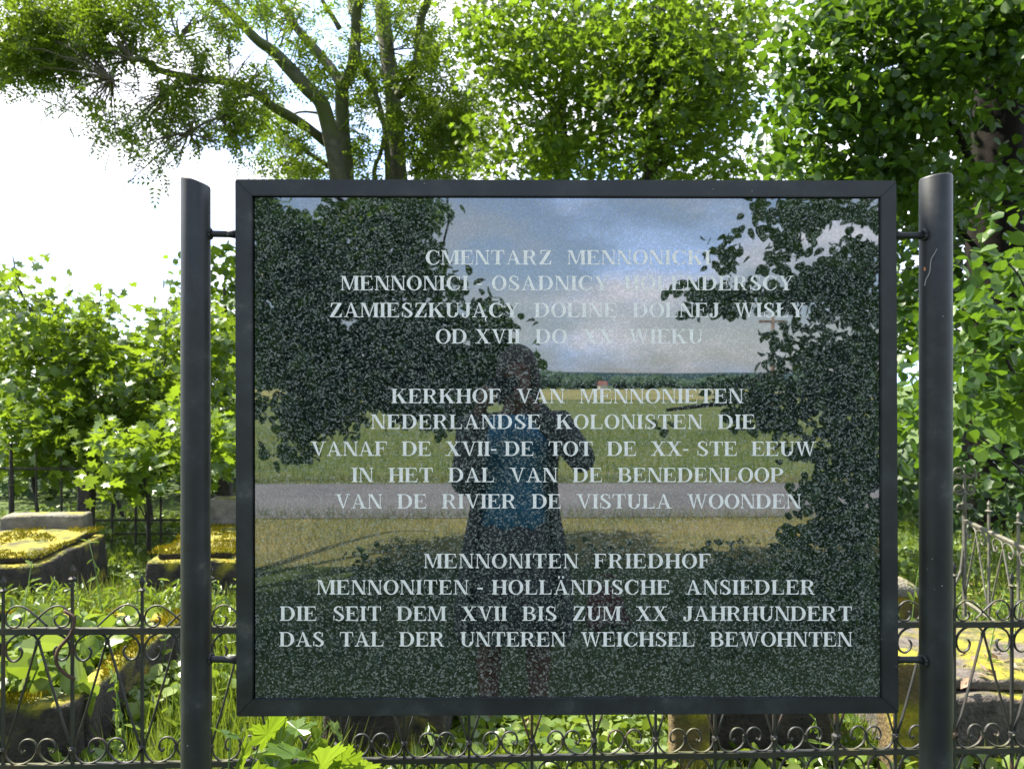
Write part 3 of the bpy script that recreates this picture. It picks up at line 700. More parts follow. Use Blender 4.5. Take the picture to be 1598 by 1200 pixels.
mb = MB(); mb.tube([sp(0,-.1) , sp(0,-.28)+Vector((-.02,0,0)), sp(0,-.5) + Vector((-.11,0,0))], .009, 6); child('brace', mb.mesh('brace'), side, M_oldiron)

far = empty('grave_enclosure_fence', (-3.5, 7.2, 0), 'thin dark iron railing in front of the saplings, behind the left tombs', 'fence')
ZF = 7.2
for (pa, pb, r_) in (((-60,730),(300,734),.011), ((-60,812),(300,811),.011), ((170,833),(300,833),.008)):
    mb = MB(); A_, B_ = P(*pa, ZF), P(*pb, ZF); mb.tube([A_.lerp(B_, i/10) + Vector((0, 0, .006*noise.noise(Vector((i, pa[1], 0))))) for i in range(11)], r_, 5); child('rail', mb.mesh('rail'), far, M_dark)
for px, ty in ((-21, 715), (18, 692), (57, 700), (96, 710), (136, 716), (175, 712), (212, 705), (251, 706), (290, 712), (331, 712), (370, 712)):
    mb = MB(); r_ = .024 if px == 18 else .011; mb.tube([P(px-1, ty, ZF), P(px, 760, ZF), Vector((P(px,800,ZF).x, ZF, 0))], [r_*.5, r_, r_], 5); child('picket', mb.mesh('picket'), far, M_dark)

# ------------------------------------------------------------------ tombs
def place(name, me, parent, x, y, z, yaw, m):
    o_ = bpy.data.objects.new(name, me); C.objects.link(o_); me.materials.append(m); o_.parent = parent
    o_.matrix_parent_inverse = Matrix.Translation(-Vector(parent.location))
    o_.matrix_basis = Matrix.Translation((x, y, z)) @ Matrix.Rotation(yaw, 4, 'Z'); return o_
def moss_on(parent, cx, cy, hx, hy, yaw, z, n, keep=.1):
    p = np.zeros((n, 3)); u = rng.uniform(-hx, hx, n); v = rng.uniform(-hy, hy, n)
    c_, s_ = math.cos(yaw), math.sin(yaw); p[:, 0] = cx + u*c_ - v*s_; p[:, 1] = cy + u*s_ + v*c_; p[:, 2] = z - .002
    k = [noise.noise(Vector((q[0]*5, q[1]*5, z))) > keep - .25 for q in p]; p = p[np.array(k)]
    o_ = leaves('moss', p, rng.uniform(.012, .03, len(p)), 'lance', M_moss, parent, upright=True, lean=.8, tint=[.5 + .8*noise.noise(Vector((q[0]*7, q[1]*7, 3))) for q in p]); o_['kind'] = 'stuff'
def tomb(name, label, cx, cy, hx, hy, yaw, h, lid=True, body=None, m=None, mossn=3500, head=None, rim=.1, seed=1):
    TOMBS.append((cx, cy, hx, hy, yaw)); m = m or M_stone
    e_ = empty(name, (cx, cy, 0), label, 'grave')
    if lid:
        place('base', rough_box(hx*2, hy*2, h - .05, .06, .012, .02, .97, seed), e_, cx, cy, 0, yaw, m)
        place('lid_slab', rough_box(hx*2 - .14, hy*2 - .14, .045, .06, .008, .012, 1, seed + 3), e_, cx, cy, h - .045, yaw, m)
    else:
        T = Matrix.Rotation(yaw, 3, 'Z')
        for dx, dy, sx, sy in ((0, -hy + rim/2, hx*2, rim), (0, hy - rim/2, hx*2, rim), (-hx + rim/2, 0, rim, hy*2 - 2*rim - .004), (hx - rim/2, 0, rim, hy*2 - 2*rim - .004)):
            q = T @ Vector((dx, dy, 0)); place('kerb_stone', rough_box(sx, sy, h, .06, .012, .02, 1, seed + dx*3 + dy), e_, cx + q.x, cy + q.y, 0, yaw, m)
        place('soil', rough_box(hx*2 - rim*2, hy*2 - rim*2, h - .09, .08, .02, 0, 1, seed), e_, cx, cy, 0, yaw, M_soil)
    if head:
        w_, d_, hh, mm_ = head; q = Matrix.Rotation(yaw, 3, 'Z') @ Vector((0, hy + d_/2 + .01, 0))
        place('headstone_base', rough_box(w_, d_, hh, .06, .008, .015, .96, seed + 9), e_, cx + q.x, cy + q.y, 0, yaw, mm_)
    if mossn and lid: moss_on(e_, cx, cy, hx - .01, hy - .01, yaw, h - .004, mossn)
    elif mossn:
        T = Matrix.Rotation(yaw, 3, 'Z')
        for dx, dy, a_, b_ in ((0, -hy + rim/2, hx, rim/2), (hx - rim/2, 0, rim/2, hy), (0, hy-rim/2, hx, rim/2), (-hx+rim/2, 0, rim/2, hy)):
            q = T @ Vector((dx, dy, 0)); moss_on(e_, cx + q.x, cy + q.y, a_, b_, yaw, h, mossn // 4)
    return e_
# bottom left open grave kerb
t1 = tomb('open_grave', 'open concrete grave kerb with mossy rim, overgrown with plants, at the bottom left', -2.15, 3.5, .52, .6, .04, .33, lid=False, mossn=5200, seed=2)
t2 = tomb('grave', 'low tomb with a flat lid fully covered in yellow green moss, far left', -3.52, 5.5, .5, .56, .12, .41, mossn=5200, head=(.62, .2, .5, M_stone2), seed=4)
t3 = tomb('grave', 'small tomb with orange moss edging its lid, seen behind the left post', -2.12, 5.7, .3, .55, .08, .405, mossn=4200, head=(.46, .22, .6, M_stone2), seed=6)
t4 = tomb('grave', 'wide grey stone tomb with mossy edges and fallen leaves, behind the right post', 2.08, 3.42, .56, .42, -.05, .36, mossn=0, m=M_slab, head=None, seed=8)
t5 = tomb('grave', 'dark tomb end seen under the left half of the board', -.5, 3.55, .24, .45, 0, .45, mossn=1200, seed=10)
t6 = tomb('grave', 'tomb with a yellow mossy end seen under the right half of the board', .95, 3.4, .27, .4, .0, .42, mossn=800, seed=12)
def block(name, label, cat, px0, px1, ytop, Z, d, m, ybot=None, cap=False):
    a_, b_ = P(px0, ytop, Z), P(px1, ytop, Z); w = b_.x - a_.x; e_ = empty(name, ((a_.x+b_.x)/2, Z + d/2, 0), label, cat)
    place('shaft', rough_box(w, d, a_.z, .05, .01, .015, .97, px0), e_, (a_.x+b_.x)/2, Z + d/2, 0, 0, m)
    TOMBS.append(((a_.x+b_.x)/2, Z + d/2, w/2, d/2, 0))
    if cap:
        me = rough_box(w*1.06, d*1.06, .07, .03, .003, 0, .25, 3); place('cap_stone', me, e_, (a_.x+b_.x)/2, Z + d/2, a_.z - .003, 0, M_stone2)
    return e_
block('boundary_stone', 'upright stone thick with bright yellow moss between the board and the right post', 'stone', 1396, 1462, 1032, 2.88, .16, M_yellow)
block('boundary_stone', 'upright stone with yellow moss under the right half of the board', 'stone', 1050, 1112, 1085, 2.86, .12, M_yellow)
block('headstone', 'small mossy headstone with a pale pyramid cap beside the right post', 'headstone', 1385, 1452, 930, 4.3, .26, M_yellow, cap=True)
block('stone_stump', 'mossy tapering stump of a broken cross behind the far left tomb', 'stone', 118, 142, 752, 6.5, .09, M_stone)
block('stone_stump', 'green mossy stone stub between the left post and the frame', 'stone', 337, 358, 745, 6.7, .12, M_stone)
# fallen leaves on the right tomb
p = scatter(70, 1.6, 2.6, 3.05, 3.5); p[:, 2] = .372
o_ = leaves('fallen_leaves', p, rng.uniform(.02, .05, len(p)), 'rhomb', M_litter, up=2); tag(o_, 'dry brown leaves lying on the grey tomb', 'fallen leaves', kind='stuff')
p = free(scatter(9000, -4, 4, 2.5, 6)); p[:, 2] = rng.uniform(.005, .04, len(p))
o_ = leaves('leaf_litter', p, rng.uniform(.025, .06, len(p)), 'rhomb', M_litter, up=2); tag(o_, 'brown dead leaves scattered among the weeds', 'leaf litter', kind='stuff')

# ------------------------------------------------------------------ plants on the cemetery ground
def field_noise(p, s): return np.array([noise.noise(Vector((q[0]*s, q[1]*s, 0))) for q in p])
p = np.concatenate([scatter(42000, -3.2, 3.2, 2.3, 4.8), scatter(26000, -6, 6, 4.6, 9)]); p = free(p); f_ = field_noise(p, 1.3)
p = p[f_ > -.35]; f_ = f_[f_ > -.35]
o_ = leaves('grass', p, (.09 + .09*rng.random(len(p))) * (1 + f_), 'blade', M_grass, upright=True, lean=.45, tint=.45 + .5*f_ + rng.normal(size=len(p))*.25)
tag(o_, 'tufts of bright green grass over the cemetery ground', 'grass', kind='stuff')
p = np.concatenate([scatter(26000, -3.2, 3.2, 2.55, 4.8), scatter(16000, -6.5, 6.5, 4.8, 9)]); f_ = field_noise(p, .9); hh = np.clip(.05 + .25*(f_+.15), .02, .3)
p = free(p) ; f_ = field_noise(p, .9); p[:, 2] = rng.random(len(p)) * np.clip(.06 + .26*(f_ + .1), .03, .26)
o_ = leaves('ground_cover', p, rng.uniform(.03, .07, len(p)), 'round', M_weed, up=1.2, tint=.45 + f_*.6 + rng.normal(size=len(p))*.28)
tag(o_, 'low broad leaved weeds covering the ground between the tombs', 'ground cover', kind='stuff')
p = free(np.concatenate([scatter(5200, -3.6, -1.5, 4.25, 5.0), scatter(2500, .9, 3.2, 3.9, 4.9), scatter(3000, -1.5, -.6, 2.6, 4.6)]))
o_ = leaves('tall_grass', p, rng.uniform(.14, .3, len(p)), 'blade', M_grass, upright=True, lean=.35, tint=.55 + rng.normal(size=len(p))*.25); tag(o_, 'taller grass growing up against the tombs', 'grass', kind='stuff')
q_ = free(np.concatenate([scatter(2600, -3.6, -1.5, 4.2, 5.0), scatter(1500, .9, 3.2, 3.9, 4.9)])); q_[:, 2] = rng.random(len(q_))*.28
o_ = leaves('nettles', q_, rng.uniform(.04, .08, len(q_)), 'lance', M_weed, up=.8); tag(o_, 'leafy nettle like weeds crowding the fronts of the tombs', 'weeds', kind='stuff')
# plants inside the open grave
p = scatter(1500, -2.55, -1.75, 3.05, 3.95); p[:, 2] = .24 + rng.random(len(p)) * .14
o_ = leaves('grave_plants', p, rng.uniform(.04, .09, len(p)), 'round', M_weed, up=.9); tag(o_, 'dense pale leaved plants filling the open grave kerb', 'plants', kind='stuff')

def weed(x, y, h, name='tall_weed', label='', tpl='lance', ls=.07, n=7, lean=.15, m=None, group=None, z0=0, cat='weed'):
    e_ = empty(name, (x, y, z0), label, cat, group)
    th = rng.uniform(0, 6.28); pts = []
    for i in range(8):
        t_ = i/7; pts.append((x + math.cos(th)*lean*h*t_*t_, y + math.sin(th)*lean*h*t_*t_*.6, z0 + h*t_))
    mb = MB(); mb.tube(pts, [.0035 - .002*i/7 for i in range(8)], 5); child('stem', mb.mesh('stem', True), e_, M_stem)
    lp = []; ss = []
    for i in range(n):
        t_ = .3 + .68*i/max(1, n-1); k = min(6, int(t_*7)); a_ = Vector(pts[k]).lerp(Vector(pts[k+1]), t_*7-k)
        for _ in range(2): lp.append(a_); ss.append(ls * (1.15 - .6*t_) * rng.uniform(.8, 1.2))
    leaf_parts(e_, lp, ss, tpl, m or M_weed, up=.7, tdown=-.1)
    return e_
wl = [(168, 842, 3.9, 'slender weed with drooping narrow leaves in front of the far left tombs'), (28, 872, 3.4, 'nodding weed at the left edge of the photo before the mossy lid'),
      (75, 905, 3.3, 'leafy weed standing just left of the second spear picket'), (140, 912, 3.5, 'bushy weed between the second and third pickets'),
      (205, 1042, 2.7, 'thin cleaver like weed beside the third picket under the rail'), (185, 1055, 2.68, 'pale cleaver like weed left of the third picket'),
      (250, 905, 3.7, 'grassy weed just left of the left post'), (1420, 850, 4.2, 'upright weed seen in the gap beside the right post'),
      (1530, 915, 3.3, 'leafy weed at the foot of the side fence'), (1570, 935, 3.2, 'leafy weed at the right edge before the side fence'),
      (690, 1125, 2.75, 'curly leaved weed seen under the left half of the board'), (1290, 1125, 2.75, 'broad leaved weed under the right corner of the board')]
for px, py, Z, lb in wl:
    q = P(px, py, Z); weed(q.x, Z, q.z, label=lb, ls=.075)
# burdock like big leaves in the open grave, and the maple seedling before the fence
e_ = empty('broad_leaved_plant', (-1.95, 3.0, .24), 'big leaved pale green plant growing in the open grave', 'plant')
pts = [P(x, y, 3.0) for x, y in ((60,1040),(25,1060),(95,1050),(60,1000),(120,1020),(30,1010),(88,1078),(130,1065),(10,1030),(150,1085))]
leaf_parts(e_, pts, [.11,.1,.12,.11,.1,.1,.09,.09,.11,.09], 'round', M_weed, up=.35)
mb = MB()
for q in pts: mb.tube([(-1.9, 3.05, .22), q], .004, 4)
child('stems', mb.mesh('stems'), e_, M_stem)
e_ = empty('maple_seedling', (-.82, 2.2, 0), 'maple seedling with large jagged pale leaves in front of the fence under the board', 'seedling')
pts = [P(x, y, 2.2 + z) for x, y, z in ((452,1165,0),(478,1182,-.05),(430,1190,-.04),(500,1150,.03),(405,1160,0),(375,1182,.04),(468,1145,.05),(520,1190,-.02),(390,1205,-.06),(440,1215,-.05),(490,1215,-.05),(360,1150,.05),(545,1210,.0),(420,1140,.06),(515,1128,.07))]
leaf_parts(e_, pts, [.11,.13,.12,.1,.1,.11,.09,.1,.12,.13,.13,.08,.1,.08,.07], 'maple2', M_bush, up=.3, tdown=.25)
mb = MB()
for q in pts: mb.tube([(-.82, 2.2, .0), Vector((-.8, 2.2, .2)).lerp(q, .3), q], .0025, 4)
child('stems', mb.mesh('stems'), e_, M_stem)

# ------------------------------------------------------------------ trees beyond
def limb_paths(parent, limbs, Z0, material, name='branch', joined=True):
    for pts, w0, w1, dz in limbs:
        n = len(pts); P3 = [P(x, y, Z0 + dz * (i/(n-1))) for i, (x, y) in enumerate(pts)]
        sm = smooth_path(P3, 5); m_ = len(sm)
        mb = MB(); mb.tube(sm, [((w0 + (w1-w0)*i/(m_-1)) / 2 / F) * Z0 for i in range(m_)], 9 if w0 > 6 else 5, True, 1, .18 if w0 > 6 else 0)
        child('trunk' if w0 > 22 else name, mb.mesh(name, True), parent, material)
Z = 14
ashA = empty('ash_tree', tuple(P(530, 733, Z).xy) + (0,), 'ash tree with two mossy stems forking low, one long limb reaching left', 'tree')
limb_paths(ashA, [
 ([(560,735),(545,500),(534,380),(528,278),(516,215),(504,165),(480,140),(452,108),(425,80),(400,62),(372,32),(337,0),(300,-60)], 34, 9, -1.5),
 ([(565,735),(560,500),(548,360),(541,278),(535,200),(534,130)], 33, 20, 0),
 ([(534,135),(520,112),(490,76),(460,40),(435,0),(400,-60)], 18, 10, 1),
 ([(534,135),(548,110),(555,70),(556,25),(562,-10),(570,-80)], 19, 12, -1),
 ([(548,20),(546,0),(540,-50)], 9, 7, .5),
 ([(508,222),(480,200),(450,181),(425,166),(400,148),(360,129),(300,122),(250,110),(225,95),(205,93)], 17, 7, -3),
 ([(205,93),(185,100),(175,120),(170,145),(160,165),(150,180)], 5, 2, -.5)], Z, M_ashbark)
dzL = -2.6
limb_paths(ashA, [([(315,119),(300,80),(280,60),(268,30),(262,0)], 6, 3, .5), ([(285,122),(262,145),(240,160),(222,176)], 7, 3, 0), ([(222,176),(232,195),(236,215),(225,232)], 3, 1.5, 0),
 ([(392,148),(370,155),(350,180),(320,192),(296,208),(288,226)], 6, 3, 0), ([(288,226),(282,245),(291,260),(285,273)], 1.4, .8, 0), ([(350,178),(372,186),(384,204),(380,222)], 3, 1.5, 0),
 ([(205,93),(185,75),(150,72),(135,88),(100,95)], 4, 2, -.5), ([(175,130),(172,150),(160,175)], 2.5, 1.2, 0)], Z + dzL, M_ashbark)
limb_paths(ashA, [([(516,262),(492,246),(470,230),(450,215),(432,195)], 8, 4, 0), ([(500,178),(475,175),(455,182),(445,215),(432,245)], 5, 2, 0), ([(438,72),(446,45),(455,20),(462,0)], 4, 2, 0), ([(418,72),(414,40),(402,10),(395,-20)], 4, 2, 0),
 ([(530,45),(515,20),(502,0)], 10, 6, 0), ([(460,90),(466,60),(452,100)], 3, 2, 0)], Z, M_ashbark)
ashB = empty('ash_tree', tuple(P(622, 733, Z).xy) + (0,), 'ash tree with one thick forked trunk rising behind the centre left of the board', 'tree')
limb_paths(ashB, [
 ([(632,735),(630,500),(626,360),(622,278),(616,200),(612,140),(605,80),(597,20),(595,-10),(590,-80)], 36, 20, .8),
 ([(622,150),(632,135),(645,115),(655,72),(657,30),(668,0),(680,-60)], 16, 12, -.8),
 ([(622,735),(610,400),(606,278),(603,230),(598,190),(584,140),(565,105),(552,60)], 12, 6, -.5),
 ([(585,300),(585,262),(594,240),(598,215)], 8, 5, -.4), ([(628,190),(645,182),(662,192),(678,200)], 3, 1.5, 0)], Z, M_ashbark)
left_blobs = [(30,40,60),(110,30,60),(190,30,55),(260,30,50,.8),(60,95,45),(0,100,40),(120,100,38,.9),(165,60,40),(320,50,40,.6),(370,20,35,.5),(320,95,28,.8),(40,125,25,.7),(250,80,25,.5),
 (110,150,30,.55),(150,170,25,.5),(100,170,18,.6),(170,205,14,.9),(195,200,20,.7),(225,225,26,.7),(185,235,18,.5),(250,250,16,.6),(245,278,14,.35),(195,300,12,.45),(190,125,22,.6),(240,190,28,.8),(280,150,28,1),(330,150,32,1.1),(370,180,34,1),(300,200,28,1),(265,215,20,.7),
 (330,215,22,.8),(320,235,16,1.1),(380,215,25,.8),(385,250,20,.7),(395,100,25,.6),(430,130,22,.5),(405,120,25,.7)]
mid_blobs = [(420,190,30,.7),(450,220,30,.8),(470,255,25,.9),(440,270,20,.9),(500,130,24,.8),(470,60,25,.5),(440,30,25,.5),(500,100,25,.8),(400,15,25,.5),(485,20,22,.35),(530,60,15,.5),(575,60,24,.8),(575,110,24,.9),(580,160,24,.8),(560,220,20,.7),(575,255,22,.8),(650,230,26,.7),
 (640,180,26,.8),(690,160,34,.9),(720,180,30,.8),(665,90,28,.8),(670,50,25,.7),(630,30,20,.6),(640,120,16,.6),(690,110,14,.4),(700,230,30,.8),(660,265,20,.9),(730,260,20,.6),(740,140,18,.6),(600,20,18,.5),(490,280,20,.8),(540,160,10,.6),(415,60,12,.4),(560,0,24,.5),(640,-10,24,.6)]
pA = disc_cloud(P, left_blobs, 11.8, .9, 7, .12, .030, .02, 1.7)
pA2 = disc_cloud(P, [(100,-90,120),(320,-90,110),(-120,20,110),(-60,-120,110),(450,-80,80),(200,-220,150)], 13, 2.5, 4, .25, .005)
leaves('crown', np.concatenate([pA, pA2]), rng.uniform(.22, .34, len(pA) + len(pA2)), 'ash', M_ash, ashA, up=.5)
pB = disc_cloud(P, mid_blobs + [(700,200,36),(690,250,34),(740,220,24),(660,130,26,.8),(540,230,16)], 14.3, 1.4, 8, .14, .042, -.07, 1.7); pB2 = disc_cloud(P, [(560,-80,90),(700,-90,90),(640,-220,130)], 14, 2.5, 4, .25, .007)
leaves('crown', np.concatenate([pB, pB2]), rng.uniform(.22, .36, len(pB) + len(pB2)), 'ash', M_ash, ashB, up=.5)

Z = 12
def twigs(parent, blobs, Zc, dz, roots, n, r0=.012, mat_=None):
    mb = MB(); rts = [P(x, y, z) for x, y, z in roots]
    for b_ in blobs:
        for _ in range(n):
            q = P(b_[0] + rng.uniform(-.8, .8)*b_[2], b_[1] + rng.uniform(-.8, .8)*b_[2], Zc + rng.uniform(-dz, dz))
            a_ = min(rts, key=lambda r_: (r_ - q).length + rng.uniform(0, .5)); d = (q - a_)
            if d.length > 3.2: a_ = q - d.normalized() * 2.2
            m_ = a_.lerp(q, .5) + Vector((0, 0, .12*d.length)) + Vector(rng.normal(size=3))*.1
            mb.tube(smooth_path([a_, m_, q], 4), [r0*(1 - .8*i/8) for i in range(9)], 4)
    child('twigs', mb.mesh('twigs', True), parent, mat_ or M_twig)['kind'] = 'stuff'
twigs(ashA, left_blobs, 11.6, .5, [(400,148,11.6),(360,129,11.5),(300,122,11.2),(250,110,11.1),(205,93,11),(175,125,11),(262,145,11.4),(350,180,11.4),(296,208,11.4),(280,60,11.4)], 5)
twigs(ashB, mid_blobs, 14.2, .8, [(425,80,13),(452,108,13.3),(480,140,13.5),(470,230,14),(535,130,14),(556,70,13.6),(584,140,13.8),(605,80,14.4),(655,72,13.6),(645,182,14),(678,200,14),(460,40,14.5),(594,240,14)], 4)
mapA = empty('maple_tree', tuple(P(885, 750, Z).xy) + (0,), 'dense bright green maple with a thin dark trunk above the middle of the board', 'tree')
limb_paths(mapA, [([(888,755),(884,500),(880,290),(876,180),(884,100),(892,40),(905,-60)], 24, 10, 0), ([(868,280),(862,190),(858,110),(868,60),(905,10)], 5, 4, 0), ([(882,110),(905,60),(930,10)], 7, 5, 0), ([(878,200),(850,150),(820,110)], 6, 3, 0)], Z, M_dark)
bA = [(770,40,55),(830,30,55),(760,100,38),(810,100,50),(860,80,45),(740,60,30,.7),(790,160,45,.9),(850,150,45,.8),(760,200,35,.8),(820,220,45,.8),(870,230,50),(780,260,40,.8),(735,250,25,.6),(860,270,40),(910,250,40),(720,30,20,.5),(745,130,22,.5),(900,40,50),(930,120,50),(930,190,45)]
pp = disc_cloud(P, bA, 11.6, 1.4, 13, .17, .023, -.08, 1.5); pq = disc_cloud(P, [(800,-80,110),(900,-150,120)], 12, 2.5, 6, .4, .008)
leaves('crown', np.concatenate([pp, pq]), rng.uniform(.085, .135, len(pp) + len(pq)), 'star', M_maple, mapA, up=.7, tint=.66 + .3*np.concatenate([field_noise(pp, .9), field_noise(pq, .9)]) + rng.normal(size=len(pp)+len(pq))*.2)
mapB = empty('maple_tree', tuple(P(1020, 760, 11).xy) + (0,), 'dark shady maple with a thick black trunk above the right half of the board', 'tree')
limb_paths(mapB, [([(1022,770),(1018,500),(1016,290),(1018,200),(1024,100),(1030,20),(1034,-60)], 30, 16, 0), ([(1016,250),(980,200),(950,150)], 7, 3, -1), ([(1020,150),(1060,110),(1110,80)], 7, 3, -1), ([(1018,220),(1070,200),(1130,185)], 6, 3, 1)], 11, M_dark)
bB = [(960,30,50),(1020,40,55),(1080,40,55),(1140,30,45),(1180,30,30,.7),(980,110,50),(1040,110,55),(1100,110,55),(1150,100,40,.9),(1180,140,25,.7),(960,170,45,.9),(1020,190,50,.8),(1080,180,50,.9),(1130,180,40,.9),(1160,190,20,.6),(970,250,45,.9),(1030,260,45),(1090,260,50),(1140,255,35,.9),(1000,280,40),(1165,265,22,.7),(1205,60,14,.5)]
pp = disc_cloud(P, bB, 10.8, 1.6, 14, .18, .031, -.08, 1.6); pq = disc_cloud(P, [(1000,-90,110),(1120,-120,120)], 11.5, 2.5, 6, .4, .012)
leaves('crown', np.concatenate([pp, pq]), rng.uniform(.085, .13, len(pp) + len(pq)), 'star', M_maple, mapB, up=.7, tint=.26 + .3*np.concatenate([field_noise(pp, .9), field_noise(pq, .9)]) + rng.normal(size=len(pp)+len(pq))*.2)
twigs(mapA, bA, 11.6, 1, [(880,200,12),(876,100,12),(850,150,12),(862,190,12),(884,250,12),(890,50,12)], 3, .016, M_dark)
twigs(mapB, bB, 10.8, 1, [(1018,200,11),(1020,120,11),(1060,110,10.6),(980,200,10.6),(1070,200,11.5),(1017,260,11),(1028,40,11)], 3, .018, M_dark)
bk = empty('background_tree', tuple(P(1215, 720, 19).xy) + (0,), 'sunlit yellow green tree far behind, in the gap left of the right post', 'tree')
limb_paths(bk, [([(1215,720),(1218,400),(1216,230)], 16, 6, 0)], 19, M_ashbark)
pp = disc_cloud(P, [(1190,245,30),(1230,225,32),(1260,230,40),(1215,280,40),(1270,290,50),(1180,285,30),(1240,350,60),(1160,320,50)], 19, 1.6, 6, .25, .02)
leaves('crown', pp, rng.uniform(.1, .16, len(pp)), 'rhomb', M_bush, bk, up=.9)

# big lime on the right: near, dark hollow with a trunk in it
Z = 7.5
lime = empty('lime_tree', tuple(P(1570, 850, 8).xy) + (0,), 'large dark lime tree filling the right edge, its trunk in deep shade', 'tree')
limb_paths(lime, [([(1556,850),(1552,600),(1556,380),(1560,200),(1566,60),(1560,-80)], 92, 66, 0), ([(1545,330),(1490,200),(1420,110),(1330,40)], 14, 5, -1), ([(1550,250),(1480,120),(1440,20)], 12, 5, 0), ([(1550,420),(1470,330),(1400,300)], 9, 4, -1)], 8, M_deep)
bl = [(1330,30,55,.9),(1400,40,60),(1470,40,60),(1540,40,55),(1590,30,50),(1280,40,32,.5),(1300,100,40,.8),(1360,110,50),(1430,120,50),(1490,110,42,.8),(1270,150,36,.6),(1330,170,46,.9),(1400,180,48),(1460,190,40,.8),(1260,210,40,.8),(1310,230,46),(1370,250,46),(1440,255,40),(1230,255,32,.8),(1290,280,36),(1500,270,35,.7),(1545,290,30,.5),(1350,290,40),(1240,100,14,.5),
 (1420,330,35,.9),(1420,400,35,.9),(1420,470,35,.9),(1420,540,32),(1500,340,26,.7),(1580,290,22,.5),(1500,400,25,.5),(1490,470,25,.5),(1500,200,22,.5),(1590,110,40,.8),(1540,100,30,.6)]
pp = disc_cloud(P, bl + [(1225,60,24,.7),(1250,140,30,.7),(1225,190,30,.9),(1205,130,16,.4)], 6.9, .8, 19, .12, .0155, -.1, 2.6); pq = disc_cloud(P, [(1450,-80,120),(1580,-80,120),(1690,60,110),(1700,240,100),(1700,420,100),(1330,-70,90,.7)], 7.6, 1.5, 7, .3, .01)
leaves('crown', np.concatenate([pp, pq]), rng.uniform(.06, .1, len(pp) + len(pq)), 'round', M_lime, lime, up=.8, tint=.35 + .35*np.concatenate([field_noise(pp, 1.2), field_noise(pq, 1.2)]) + rng.normal(size=len(pp)+len(pq))*.2)
pz = disc_cloud(P, [(1560,200,110),(1500,330,90),(1420,300,70),(1640,120,130),(1480,120,70),(1650,350,120),(1560,430,90),(1430,450,60)], 9.6, .8, 8, .25, .007)
leaves('inner_crown', pz, rng.uniform(.1, .16, len(pz)), 'round', M_shade, lime, up=.6)  # dark leaf mass added behind the trunk; hollow's shade put into its colour
Z = 4.2
shrub = empty('lime_shrub', tuple(P(1600, 860, 4.6).xy) + (0,), 'near lime shrub with big round pale leaves right of the right post', 'shrub')
limb_paths(shrub, [([(1640,900),(1620,700),(1570,560),(1500,480)], 10, 3, -.2), ([(1625,760),(1540,690),(1470,640)], 6, 2, 0), ([(1630,640),(1590,590),(1480,560)], 5, 2, 0), ([(1640,600),(1600,450),(1560,400)], 5, 2, 0)], 4.4, M_dark)
near = [(1590,350,18),(1570,400,24),(1540,430,30),(1590,440,34),(1500,480,30),(1550,500,40),(1595,510,36),(1490,540,30),(1540,570,42),(1590,590,42),(1490,610,32),(1545,635,40),(1590,665,40),(1490,650,22,.8),(1570,715,22,.6),(1415,580,22),(1418,640,24),(1418,700,22)]
pp = disc_cloud(P, near, 4.25, .35, 3, .09, .012); rng.shuffle(pp); k = min(260, len(pp)); order = np.argsort(pp[:, 1]); pp = pp[order]
leaf_parts(shrub, pp[:k], rng.uniform(.06, .095, k), 'round', M_lime, up=.5, tdown=.5)
pq = np.concatenate([pp[k:], disc_cloud(P, near + [(1660,500,80),(1660,650,80),(1480,700,30,.7),(1590,760,30,.5)], 5.3, .5, 4, .12, .010)])
o_ = leaves('foliage', pq, rng.uniform(.06, .095, len(pq)), 'round', M_lime, shrub, up=.7, tdown=.5); o_['kind'] = 'stuff'
hedge = empty('hedge', tuple(P(1450, 760, 7).xy) + (0,), 'dark shaded undergrowth low between the right post and the side fence', 'undergrowth')
pp = disc_cloud(P, [(1420,740,36),(1440,780,36),(1500,770,40),(1560,790,40),(1400,700,40),(1360,740,60),(1600,760,50),(1420,660,40),(1300,720,60)], 6.6, .6, 6, .15, .012)
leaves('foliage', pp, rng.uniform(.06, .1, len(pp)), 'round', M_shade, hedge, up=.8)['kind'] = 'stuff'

# sapling thicket, left: separate maples
saps = [((90,700),[(175,740),(150,640),(90,540),(35,462),(20,400)],[(30,480,45),(60,530,50),(10,560,45),(90,590,50),(100,520,36),(20,420,22,.5),(0,450,30,.8),(50,410,14,.3)], 8.4, 'sapling thicket maple at the far left, its long leaning stem crossing the leaves'),
        ((150,720),[(190,800),(150,700),(143,600),(152,500),(158,450)],[(150,500,30),(130,550,45),(180,580,45),(150,640,50),(160,470,16,.6),(172,440,16,.25),(110,480,22,.6)], 8.1, 'slim maple sapling with an upright stem left of the left post'),
        ((260,700),[(235,790),(225,690),(250,600),(265,520)],[(240,560,45),(280,520,36),(220,630,50),(280,620,50),(260,480,26,.6),(300,570,50),(330,640,50),(350,560,45),(330,500,36)], 8.3, 'maple sapling with glossy leaves directly behind the left post'),
        ((60,720),[(60,810),(50,720),(75,660),(60,590)],[(40,640,55),(100,680,50),(20,700,50),(150,700,45,.9),(80,740,30,.6)], 7.9, 'low maple sapling behind the far railing at the left edge'),
        ((230,740),[(232,830),(228,760),(205,700)],[(215,745,26,1.1),(175,750,26,1.1),(255,720,40),(270,670,40),(195,700,40),(300,690,40),(345,700,40)], 6.9, 'low spreading maple branch with drooping leaves above the small tomb')]
